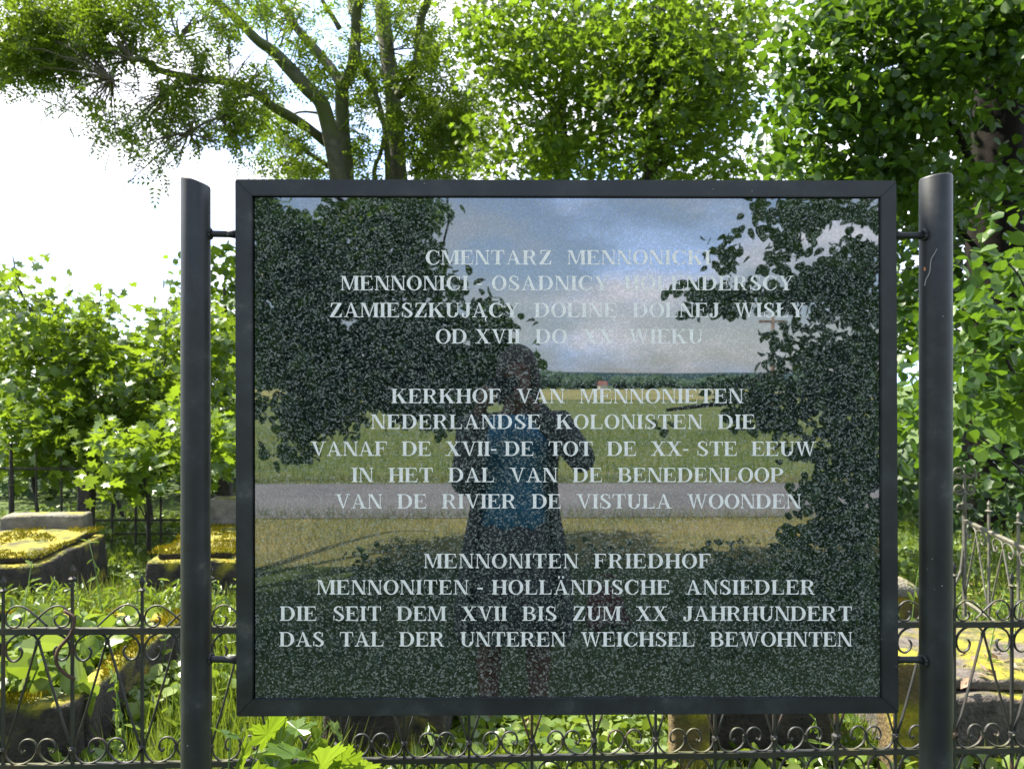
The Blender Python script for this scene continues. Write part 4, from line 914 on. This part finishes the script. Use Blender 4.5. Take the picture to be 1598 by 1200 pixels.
for base, stem, bl, Z, lb in saps:
    e_ = empty('maple_sapling', tuple(P(stem[0][0], 860, Z).xy) + (0,), lb, 'sapling')
    st = P(*stem[0], Z); g0 = Vector((st.x, Z, 0))
    sm = smooth_path([g0] + [P(x, y, Z) for x, y in stem], 5); mb = MB(); mb.tube(sm, [.026 - .02*i/len(sm) for i in range(len(sm))], 6); child('stem', mb.mesh('stem', True), e_, M_dark)
    for k in range(5):
        a_ = sm[len(sm)//4 + k*len(sm)//7]; b_ = bl[k % len(bl)]; q = P(b_[0], b_[1], Z + rng.uniform(-.4, .4)); mb = MB(); mb.tube(smooth_path([a_, a_.lerp(q, .5) + Vector((0,0,.1)), q], 4), .006, 4); child('branch', mb.mesh('branch', True), e_, M_dark)
    pp = disc_cloud(P, bl, Z, .75, 8, .11, .026, -.16, 2.2)
    rng.shuffle(pp)
    leaves('crown', pp, rng.uniform(.06, .11, len(pp)), 'maple', M_bush, e_, up=1.1, tint=.5 + .5*field_noise(pp, 1.4) + rng.normal(size=len(pp))*.2)
und = empty('undergrowth', tuple(P(150, 740, 10.5).xy) + (0,), 'dark undergrowth in the shade behind the sapling thicket on the left', 'undergrowth')
pp = disc_cloud(P, [(20,600,50),(90,640,50),(30,680,45),(110,700,45),(180,640,50),(190,700,45,.8),(270,660,50),(250,600,45),(330,600,45),(340,680,45),(20,740,30,.8),(140,560,40),(60,560,40)], 10.3, .6, 6, .2, .014)
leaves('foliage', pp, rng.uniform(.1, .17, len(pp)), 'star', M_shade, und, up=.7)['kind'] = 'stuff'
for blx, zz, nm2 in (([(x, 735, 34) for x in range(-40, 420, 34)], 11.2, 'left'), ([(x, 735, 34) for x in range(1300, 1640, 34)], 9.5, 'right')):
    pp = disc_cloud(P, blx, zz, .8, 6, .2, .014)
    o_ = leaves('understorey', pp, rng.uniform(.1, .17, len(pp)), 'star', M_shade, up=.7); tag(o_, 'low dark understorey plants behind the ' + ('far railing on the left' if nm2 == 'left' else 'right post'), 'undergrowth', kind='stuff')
e_ = empty('background_tree', tuple(P(350, 760, 12).xy) + (0,), 'round dark green tree top showing between the left post and the frame', 'tree')
limb_paths(e_, [([(360,760),(356,600),(350,450)], 12, 5, 0)], 12, M_dark)
pp = disc_cloud(P, [(345,430,40),(350,480,50),(290,480,26,.8),(275,440,12,.5),(280,405,12,.35),(400,420,50),(420,500,60),(265,500,16,.6),(350,400,20,.8)], 12, 1, 5, .18, .016)
leaves('crown', pp, rng.uniform(.09, .14, len(pp)), 'round', M_maple, e_, up=.8)
# distant wood closing the cemetery
pts = []
for i in range(2600):
    x = rng.uniform(-40, 46); y = rng.uniform(30, 40); h = 3.6 + 1.6*noise.noise(Vector((x*.25, 0, 0))) + (3 if x > -3 else 0)
    pts.append((x, y, rng.random()**.6 * h))
pts = np.array(pts); pts = (pts[:, None, :] + rng.normal(size=(len(pts), 9, 3)) * .5).reshape(-1, 3); pts = pts[pts[:, 2] > .05]
o_ = leaves('distant_wood', pts, rng.uniform(.2, .4, len(pts)), 'rhomb', M_maple, up=.7); tag(o_, 'distant green wood closing the view behind the cemetery', 'wood', kind='stuff')

# ------------------------------------------------------------------ what the stone reflects: roadside limes, field edge, photographer
def qb(bl, D, dz, per, cr_, dens): return disc_cloud(Q, bl, D, dz, per, cr_, dens)
rl_ = empty('roadside_lime', (-4.6, -1.8, 0), 'roadside lime whose drooping branches are mirrored in the left half of the stone', 'tree')
mb = MB(); mb.tube(smooth_path([(-4.6,-1.8,0),(-4.55,-1.75,1.5),(-4.5,-1.5,3.5),(-4.2,-1.1,6),(-4,-.6,9)], 5), [.3 - .2*i/20 for i in range(21)], 12, True, 1, .15); child('trunk', mb.mesh('trunk', True), rl_, M_dark)
for a_, b_, c_ in (((-4.5,-1.5,3.4), (-3,-3,3.9), Q(560,330,7)), ((-4.5,-1.6,3.0), (-3.2,-3.2,3.2), Q(640,450,7)), ((-4.45,-1.4,4), (-3.5,0,5.5), (-2.6,1.8,6.5)), ((-4.5,-1.5,3.2), (-3.4,-4,3.2), Q(450,520,7.5)), ((-4.2,-1.1,6), (-3,-1,7.2),(-1.6,-.9,7.5)), ((-4.2,-1.1,5), (-4.5,1,6.6),(-4.2,2.4,7.2))):
    mb = MB(); sm = smooth_path([a_, b_, c_], 7); mb.tube(sm, [.07 - .06*i/len(sm) for i in range(len(sm))], 6); child('branch', mb.mesh('branch', True), rl_, M_dark)
mb = MB(); mb.tube(smooth_path([Q(700,240,6), Q(698,310,6), Q(701,340,6), Q(693,375,6), Q(688,410,6)], 4), .009, 5); mb.tube([Q(699,345,6), Q(690,352,6), Q(680,355,6)], .005, 4); child('twig', mb.mesh('twig', True), rl_, M_dark)
lb = [(420,340,40),(430,410,50),(480,380,45,.9),(540,370,42,.9),(590,350,36,.9),(640,330,36,.9),(670,325,20,.9),(560,330,30,.7),(600,400,42),(640,400,28,.9),(520,440,45,.9),(590,460,45),(650,450,36),(690,440,16,.8),(440,480,50,.9),(500,510,50),(570,530,50),(640,530,45),(690,500,24,.8),(700,550,36),(740,500,26,.9),(775,500,20,.8),(760,540,26),(800,560,26,.9),
      (430,560,45),(500,590,50),(560,600,40),(620,590,45),(690,600,45),(750,600,36),(640,630,30,.8),(450,640,26,.8),(500,650,30,.8),(470,690,18,.8),(455,720,12,.6),(540,660,20,.7),(400,640,14,.7),(400,530,30),(720,650,30,.7)]
pp = disc_cloud(Q, lb, 6.4, .7, 12, .085, .026, -.16, 3.2)
pt = np.concatenate([ball_cloud((-4.2,.2,7.4), (2.6,2.2,2.4), 950, 12, .3, .2), ball_cloud((-3.1,1.5,6.6), (1.7,1.2,1.6), 420, 12, .26, .1), ball_cloud((-1.9,-.9,7.6), (1.6,1.3,1.5), 300, 12, .28, .2)])
allp = np.concatenate([pp, pt])
leaves('crown', allp, np.concatenate([rng.uniform(.06, .1, len(pp)), rng.uniform(.11, .16, len(pt))]), 'round', M_lime, rl_, up=.6)
rr2 = empty('roadside_lime', (4.8, -2.2, 0), 'roadside lime with large leaves mirrored at the right side of the stone', 'tree')
mb = MB(); mb.tube(smooth_path([(4.8,-2.2,0),(4.75,-2.1,1.5),(4.6,-2,3.5),(4.4,-2,6),(4.3,-1.8,9)], 5), [.3 - .2*i/20 for i in range(21)], 12, True, 1, .15); child('trunk', mb.mesh('trunk', True), rr2, M_dark)
for a_, b_, c_ in (((4.7,-2,3), (3.4,-1.9,3.1), Q(1250,340,4.9)), ((4.7,-2.1,2.6), (3.2,-1.9,2.4), Q(1140,470,4.9)), ((4.75,-2.1,2.0), (3,-2,1.6), Q(1040,640,5)), ((4.7,-2.1,2.4), (3.4,-1.7,1.6), Q(1300,800,4.6)), ((4.4,-2,6), (3,-1,7.2), (1.6,0,7.6))):
    mb = MB(); sm = smooth_path([a_, b_, c_], 7); mb.tube(sm, [.06 - .054*i/len(sm) for i in range(len(sm))], 6); child('branch', mb.mesh('branch', True), rr2, M_dark)
rb = [(1200,330,16,1.2),(1225,345,20,1.2),(1195,360,14),(1260,325,26),(1300,322,22),(1340,325,26),(1240,370,18,1.1),(1135,378,10,1.2),(1125,402,16,1.3),(1208,400,14,1.2),(1220,385,10),(1090,462,18,1.2),(1120,460,18,1.2),(1150,465,20,1.2),(1180,455,18),(1065,488,12,1.2),(1215,465,20),(1250,450,26),
      (1290,420,30,1.1),(1340,400,32,1.1),(1340,460,36,1.1),(1300,480,30),(1225,520,18),(1245,505,15,.8),(1210,560,18,1.1),(1260,560,24),(1330,530,40,1.1),(1300,590,40,1.1),(1350,610,40,1.1),(1250,620,34),(1200,610,26),(1150,610,26,.9),(1170,640,22,.9),(1035,650,12,.6),(1310,660,36),(1270,700,26,.9),(1350,690,36),
      (1230,650,26,.9),(1340,740,32),(1300,760,30,.9),(1260,780,28,.8),(1340,810,36),(1300,840,40,.9),(1240,830,26,.7),(1350,880,36,.9),(1290,900,40,.8),(1230,900,36,.6),(1350,950,36,.8),(1300,980,40,.7),(1350,1040,40,.7)]
pp = disc_cloud(Q, rb, 4.8, .3, 6, .055, .034, -.06, 5.5)
k = 0
pt = np.concatenate([ball_cloud((4.2,-1.6,7.2), (2.6,2.6,2.4), 700, 12, .3, .2), ball_cloud((1.8,-.4,7.6), (1.8,1.8,1.5), 260, 12, .28, .2)])
allp = np.concatenate([pp, pt])
leaves('crown', allp, np.concatenate([rng.uniform(.05, .08, len(pp)), rng.uniform(.11, .16, len(pt))]), 'round', M_lime, rr2, up=.3, tdown=.8)
# verge grass
p = scatter(30000, -3.6, 4.2, -5.8, 1.2); p = np.concatenate([p, scatter(9000, -7, 7, -5.85, -3.5)])
o_ = leaves('verge_grass', p, rng.uniform(.05, .13, len(p)), 'blade', M_dry, upright=True, lean=.6, tint=.45 + .6*field_noise(p, 1.1) + rng.normal(size=len(p))*.25 - .6*(p[:, 1] > -3.6)); tag(o_, 'short dry grass of the roadside verge mirrored low in the stone', 'grass', kind='stuff')  # near blades greener and darker, part of the tree shade in their tint
p = np.concatenate([scatter(9000, -9, 9, -9.6, -9.0), scatter(5000, -9, 9, -6.15, -5.75)]); p[:, 1] += .25*field_noise(p, .9)
o_ = leaves('road_edge_grass', p, rng.uniform(.06, .2, len(p)), 'blade', M_dry, upright=True, lean=.6, tint=.3 + .6*field_noise(p, .6) + rng.normal(size=len(p))*.25); tag(o_, 'ragged tufts of grass along both edges of the road', 'grass', kind='stuff')
p = scatter(16000, -16, 16, -22, -9.5); o_ = leaves('crop_plants', p, rng.uniform(.15, .3, len(p)), 'blade', M_grass, upright=True, lean=.35, tint=.5 + .7*field_noise(p, .35) + rng.normal(size=len(p))*.2); tag(o_, 'rough green crop growing beyond the road', 'crop', kind='stuff')
# low dark weeds in the tree shade by the person
p = scatter(2600, -2.5, 3.4, -4.2, -.9); f_ = field_noise(p, .8); p = p[f_ > .0]; p[:, 2] = rng.random(len(p)) * .14
o_ = leaves('verge_weeds', p, rng.uniform(.04, .08, len(p)), 'round', M_shade, up=1); tag(o_, 'dark weeds on the shaded verge behind the photographer', 'weeds', kind='stuff')
# far tree line: separate clumps along the fields
M_far = groundmat('far_foliage', [(.35, (.025, .055, .035)), (.65, (.06, .1, .06))], .3, 2)
def clump(name, px, w, h, D, label, grp):
    c_ = Q(px, 600, D); hm = h / F * D; wm = w / F * D; bm = bmesh.new()
    for k in range(6):
        mtx = Matrix.Translation((c_.x + rng.uniform(-.35, .35)*wm, c_.y + rng.uniform(-3, 3), hm*rng.uniform(.4, .62))) @ Matrix.Diagonal((wm*rng.uniform(.22,.34), wm*.25, hm*rng.uniform(.38,.5), 1))
        bmesh.ops.create_icosphere(bm, subdivisions=3, radius=1, matrix=mtx)
    for v in bm.verts: v.co += noise.noise_vector(v.co * (3.5 / hm)) * hm * .16
    me = bpy.data.meshes.new(name); bm.to_mesh(me); bm.free(); me.materials.append(M_far)
    o_ = bpy.data.objects.new(name, me); C.objects.link(o_); tag(o_, label, 'trees', grp)
fx = [(845,60,30),(880,50,26),(915,50,24),(975,50,20),(1010,50,22),(1055,60,18),(1110,60,20),(1150,50,22),(1185,50,22),(420,60,24),(370,60,30),(1260,70,24),(1330,70,26)]
for px, w, h in fx: clump('distant_tree_clump', px, w, h, 240, 'round tree clump on the horizon beyond the fields, mirrored in the stone', 'tree clumps on the horizon behind the camera')
me = MB(); 
v = []; f = []
for i in range(121):
    x = -900 + 15*i; h = 5 + 1.0*noise.noise(Vector((x*.01, 0, 0))); v += [(x, -700, 0), (x, -700, h + 7), (x, -740, 0)]
for i in range(120): a_ = i*3; f += [(a_, a_+3, a_+4, a_+1), (a_+1, a_+4, a_+5, a_+2)]
me = bpy.data.meshes.new('distant_hills'); me.from_pydata(v, [], f); me.materials.append(simple('far_blue_wood', (.045, .1, .12), .9, .2, .05, 0)); o_ = bpy.data.objects.new('distant_hills', me); C.objects.link(o_); o_['kind'] = 'structure'
# a farmhouse and a power pole across the fields
c_ = Q(940, 598, 232); e_ = empty('farmhouse', (c_.x, c_.y, 0), 'tiny white farmhouse with a red roof across the fields', 'house')
mb = MB(); mb.box((c_.x-1.1, c_.y-2.5, 0), (c_.x+1.1, c_.y+2.5, 1.3)); child('wall', mb.mesh('wall'), e_, simple('white_render', (.6,.58,.53), .9, .1, 1))
mb = MB(); mb.add([(c_.x-1.3,c_.y-2.8,1.3),(c_.x+1.3,c_.y-2.8,1.3),(c_.x+1.3,c_.y+2.8,1.3),(c_.x-1.3,c_.y+2.8,1.3),(c_.x-1.3,c_.y,2.5),(c_.x+1.3,c_.y,2.5)], [(0,1,5,4),(2,3,4,5),(0,4,3),(1,2,5)]); child('roof', mb.mesh('roof'), e_, simple('red_tiles', (.16,.06,.05), .8, .2, 2))
mb = MB(); a_ = Q(1206, 600, 40); mb.tube([(a_.x,a_.y,0),(a_.x,a_.y,2.5),(a_.x,a_.y,5.2)], [.1,.09,.07], 8); pole = empty('power_pole', (a_.x, a_.y, 0), 'brown wooden power pole beyond the road, mirrored near the right leaves', 'pole')
child('shaft', mb.mesh('shaft', True), pole, simple('pole_wood', (.16,.1,.07), .9, .2, 4))
mb = MB(); mb.box((a_.x-.7,a_.y-.06,4.6),(a_.x+.7,a_.y+.06,4.72)); child('cross_arm', mb.mesh('cross_arm'), pole, bpy.data.materials['pole_wood'])

# ------------------------------------------------------------------ photographer
def remeshed(build, voxel, name, smooth_it=2):
    mb = MB(); build(mb); me = mb.mesh(name); tmp = bpy.data.objects.new('tmp', me); C.objects.link(tmp)
    rm = tmp.modifiers.new('r', 'REMESH'); rm.mode = 'VOXEL'; rm.voxel_size = voxel; rm.use_smooth_shade = True
    s_ = tmp.modifiers.new('s', 'SMOOTH'); s_.iterations = smooth_it; s_.factor = .5
    dg = bpy.context.evaluated_depsgraph_get(); out_ = bpy.data.meshes.new_from_object(tmp.evaluated_get(dg)); out_.name = name
    bpy.data.objects.remove(tmp); return out_
def ell(mb, c, r_, n=14, m_=10):
    v = []; f = []
    for i in range(m_ + 1):
        ph = math.pi*i/m_
        for k in range(n): th = 2*math.pi*k/n; v.append((c[0] + r_[0]*math.sin(ph)*math.cos(th), c[1] + r_[1]*math.sin(ph)*math.sin(th), c[2] + r_[2]*math.cos(ph)))
    for i in range(m_):
        for k in range(n): f.append((i*n+k, (i+1)*n+k, (i+1)*n+(k+1)%n, i*n+(k+1)%n))
    mb.add(v, f)
X = .045
sh = {-1: (X-.175, -.38, 1.335), 1: (X+.175, -.38, 1.345)}
el = {-1: (X-.2, -.24, 1.11), 1: (X+.27, -.25, 1.2)}
wr = {-1: (-.085, -.115, 1.425), 1: (.095, -.115, 1.43)}
def cap_(mb, a_, b_, ra, rb_, n=14):
    a_, b_ = Vector(a_), Vector(b_); pts = [a_.lerp(b_, k/5) for k in range(6)]; mb.tube(pts, [ra + (rb_-ra)*k/5 for k in range(6)], n)
    ell(mb, a_, (ra, ra, ra)); ell(mb, b_, (rb_, rb_, rb_))
def fingers(mb):
    for s_ in (-1, 1):
        w = Vector(wr[s_]); palm = Vector((s_*.078, -.075, 1.452)); cap_(mb, w, palm, .026, .024); ell(mb, palm + Vector((0, .005, .01)), (.017, .032, .034))
        for k, ln in enumerate((.9, 1.0, .95, .75)):
            a_ = palm + Vector((s_*.002, .012, .032 - k*.02)); b_ = a_ + Vector((-s_*.004, .034*ln, .004)); c_ = b_ + Vector((-s_*.024*ln, .008, -.002)); d_ = c_ + Vector((-s_*.018*ln, -.004, -.002))
            mb.tube([a_, b_, c_, d_], [.0095, .009, .0085, .007], 8); ell(mb, b_, (.0092,)*3, 8, 6); ell(mb, c_, (.0086,)*3, 8, 6); ell(mb, d_, (.0072,)*3, 8, 6)
        a_ = palm + Vector((-s_*.006, -.012, -.012)); b_ = a_ + Vector((-s_*.028, -.006, -.006)); c_ = b_ + Vector((-s_*.022, .004, .012))
        mb.tube([a_, b_, c_], [.012, .0105, .009], 8); ell(mb, b_, (.0105,)*3, 8, 6); ell(mb, c_, (.009,)*3, 8, 6)
def body(mb):
    H = Vector((X+.015, -.335, 1.54))
    ell(mb, H + Vector((0, -.01, .025)), (.073, .092, .092)); ell(mb, H + Vector((0, .022, -.04)), (.054, .062, .068)); ell(mb, H + Vector((0, .082, -.018)), (.011, .018, .018)); ell(mb, H + Vector((0, .076, .0)), (.008, .012, .022))
    ell(mb, H + Vector((0, .062, -.092)), (.022, .018, .014)); ell(mb, H + Vector((0, .07, .03)), (.045, .016, .009))
    for s_ in (-1, 1): ell(mb, H + Vector((s_*.075, -.01, -.005)), (.009, .018, .03), 10, 8)
    ell(mb, H + Vector((0, .072, -.055)), (.022, .013, .009))
    cap_(mb, (X, -.385, 1.36), H + Vector((0, -.02, -.08)), .056, .05)
    for c_, r_ in (((X,-.39,1.27), (.155,.1,.12)), ((X,-.395,1.14), (.13,.095,.13)), ((X,-.4,1.0), (.125,.09,.12)), ((X,-.405,.9), (.16,.11,.12)), ((X,-.39,1.345), (.15,.065,.045))): ell(mb, c_, r_, 20, 14)
    for s_ in (-1, 1):
        cap_(mb, sh[s_], el[s_], .048, .038); cap_(mb, el[s_], wr[s_], .037, .024)
        cap_(mb, (X+s_*.085,-.405,.86), (X+s_*.1,-.39,.48), .082, .052); cap_(mb, (X+s_*.1,-.39,.48), (X+s_*.105,-.42,.3), .052, .054); cap_(mb, (X+s_*.105,-.42,.3), (X+s_*.105,-.42,.085), .05, .034)
        cap_(mb, (X+s_*.105,-.42,.06), (X+s_*.12,-.25,.035), .034, .028); ell(mb, (X+s_*.105,-.44,.04), (.034,.04,.038))
    fingers(mb)
person = empty('person', (X, -.4, 0), 'photographer in blue top and long dark open coat, mirrored mid stone holding a camera', 'person')
M_skin = simple('skin', (.13, .065, .045), .5, .12, 20, .05); M_hair = simple('hair', (.03, .018, .012), .5, .4, 60, .3)
M_coat = simple('dark_coat', (.03, .034, .04), .85, .3, 40, .2); M_blue = simple('blue_shirt', (.015, .15, .29), .8, .25, 25, .2)
child('body', remeshed(body, .0055, 'body'), person, M_skin)
H = Vector((X+.015, -.335, 1.54))
def hair(mb):
    ell(mb, H + Vector((0, -.02, .035)), (.083, .1, .094), 18, 12); ell(mb, H + Vector((0, -.065, -.05)), (.08, .055, .12), 16, 12); ell(mb, H + Vector((0,-.12,.03)), (.04,.04,.045))
    for s_ in (-1, 1): ell(mb, H + Vector((s_*.075, -.02, -.04)), (.022, .045, .09), 12, 10)
child('hair', remeshed(hair, .008, 'hair'), person, M_hair)
for s_ in (-1, 1):
    mb = MB(); ell(mb, H + Vector((s_*.03, .071, .006)), (.012, .007, .007), 10, 8); child('eye', mb.mesh('eye', True), person, simple('eye_white', (.7, .68, .65), .2, .05))
mb = MB(); ell(mb, H + Vector((0, .083, -.056)), (.02, .005, .006), 10, 8); child('lips', mb.mesh('lips', True), person, simple('lip', (.4, .12, .1), .4, .1))
def rings(mb, spec, a0=0, a1=360, n=28, wob=.0, thick=0):
    """open or closed lofted cloth: spec rows (cx, cy, z, rx, ry)"""
    v = []; f = []; full = abs(a1 - a0) >= 360; m_ = n if full else n + 1
    for j, (cx, cy, z, rx, ry) in enumerate(spec):
        for k in range(m_):
            a_ = R(a0 + (a1 - a0)*k/n); w = 1 + wob*math.sin(a_*9 + j*.4)*(j/len(spec)); v.append((cx + math.cos(a_)*rx*w, cy + math.sin(a_)*ry*w, z))
    for j in range(len(spec)-1):
        for k in range(n): k2 = (k+1) % m_ if full else k+1; f.append((j*m_+k, j*m_+k2, (j+1)*m_+k2, (j+1)*m_+k))
    mb.add(v, f)
def cloth(name, mb, m, t_=.004):
    o_ = child(name, mb.mesh(name, True), person, m); s_ = o_.modifiers.new('thick', 'SOLIDIFY'); s_.thickness = t_; s_.offset = 0; return o_
mb = MB(); rings(mb, [(X,-.385,1.375,.085,.07),(X,-.385,1.35,.155,.085),(X,-.39,1.27,.17,.113),(X,-.395,1.14,.146,.108),(X,-.4,1.0,.142,.105),(X,-.405,.86,.17,.122)]); cloth('shirt', mb, M_blue)
mb = MB(); rings(mb, [(X,-.405,.96,.15,.11),(X,-.405,.86,.175,.126),(X,-.41,.65,.19,.14),(X,-.41,.44,.2,.155)], wob=.05); cloth('skirt', mb, M_coat)
mb = MB(); rings(mb, [(X,-.39,1.38,.09,.078),(X,-.39,1.36,.17,.095),(X,-.395,1.27,.195,.132),(X,-.4,1.12,.178,.13),(X,-.405,.98,.185,.135),(X,-.41,.8,.22,.155),(X,-.41,.6,.245,.17),(X,-.415,.44,.25,.18)], 143, 397, 30, .04); cloth('coat', mb, M_coat, .006)
for s_ in (-1, 1):
    mb = MB(); w = Vector(wr[s_]).lerp(Vector(el[s_]), .12); pts = smooth_path([sh[s_], Vector(sh[s_]).lerp(Vector(el[s_]), .5), el[s_], Vector(el[s_]).lerp(w, .5), w], 5)
    mb.tube(pts, lerp_list([.064, .058, .055, .046, .04], len(pts)), 14, False); cloth('sleeve', mb, M_coat)
    mb = MB(); cap_(mb, (X+s_*.105,-.455,.045), (X+s_*.122,-.235,.038), .044, .038); child('shoe', mb.mesh('shoe', True), person, M_coat)
cm = empty('compact_camera', (0, -.05, 1.5), 'small black camera held up in both hands by the photographer', 'camera')
M_blk = simple('camera_black', (.02, .02, .02), .4, .2, 80, .1); M_gls = simple('lens_glass', (.01, .01, .015), .05, 0, 5, 0)
bm = bmesh.new(); bmesh.ops.create_cube(bm, size=1)
for v in bm.verts: v.co = Vector((v.co.x*.115, -.055 + v.co.y*.034, 1.494 + v.co.z*.066))
bmesh.ops.bevel(bm, geom=list(bm.edges), offset=.006, segments=3, affect='EDGES'); me = bpy.data.meshes.new('camera_body'); bm.to_mesh(me); bm.free(); child('camera_body', me, cm, M_blk)
mb = MB(); mb.tube([(0,-.04,1.5),(0,-.014,1.5)], .029, 24); mb.tube([(0,-.014,1.5),(0,-.008,1.5)], .026, 24); child('lens_barrel', mb.mesh('lens_barrel'), cm, M_blk)
mb = MB(); mb.tube([(0,-.008,1.5),(0,-.0065,1.5)], .02, 20); child('lens_glass', mb.mesh('lens_glass'), cm, M_gls)
mb = MB(); mb.tube([(.035,-.055,1.526),(.035,-.055,1.534)], .008, 14); child('shutter_button', mb.mesh('shutter_button'), cm, M_blk)
# red bag on the verge
c_ = Q(945, 985, 4.8); bag = empty('bag', (c_.x, c_.y, 0), 'dark red cloth bag on the shaded grass behind the photographer', 'bag')
def bagm(mb): ell(mb, (c_.x, c_.y, .14), (.12, .09, .15)); ell(mb, (c_.x+.02, c_.y, .07), (.14, .1, .08)); ell(mb, (c_.x, c_.y+.07, .11), (.08, .05, .07))
child('bag_body', remeshed(bagm, .012, 'bag_body'), bag, simple('red_cloth', (.07, .016, .016), .85, .3, 20, .3))
mb = MB(); mb.tube(smooth_path([(c_.x-.05,c_.y,.26),(c_.x-.05,c_.y,.34),(c_.x+.05,c_.y,.34),(c_.x+.05,c_.y,.26)], 6), .008, 6); child('handle', mb.mesh('handle', True), bag, bpy.data.materials['red_cloth'])
print('LEAF TRIS', TRI[0])
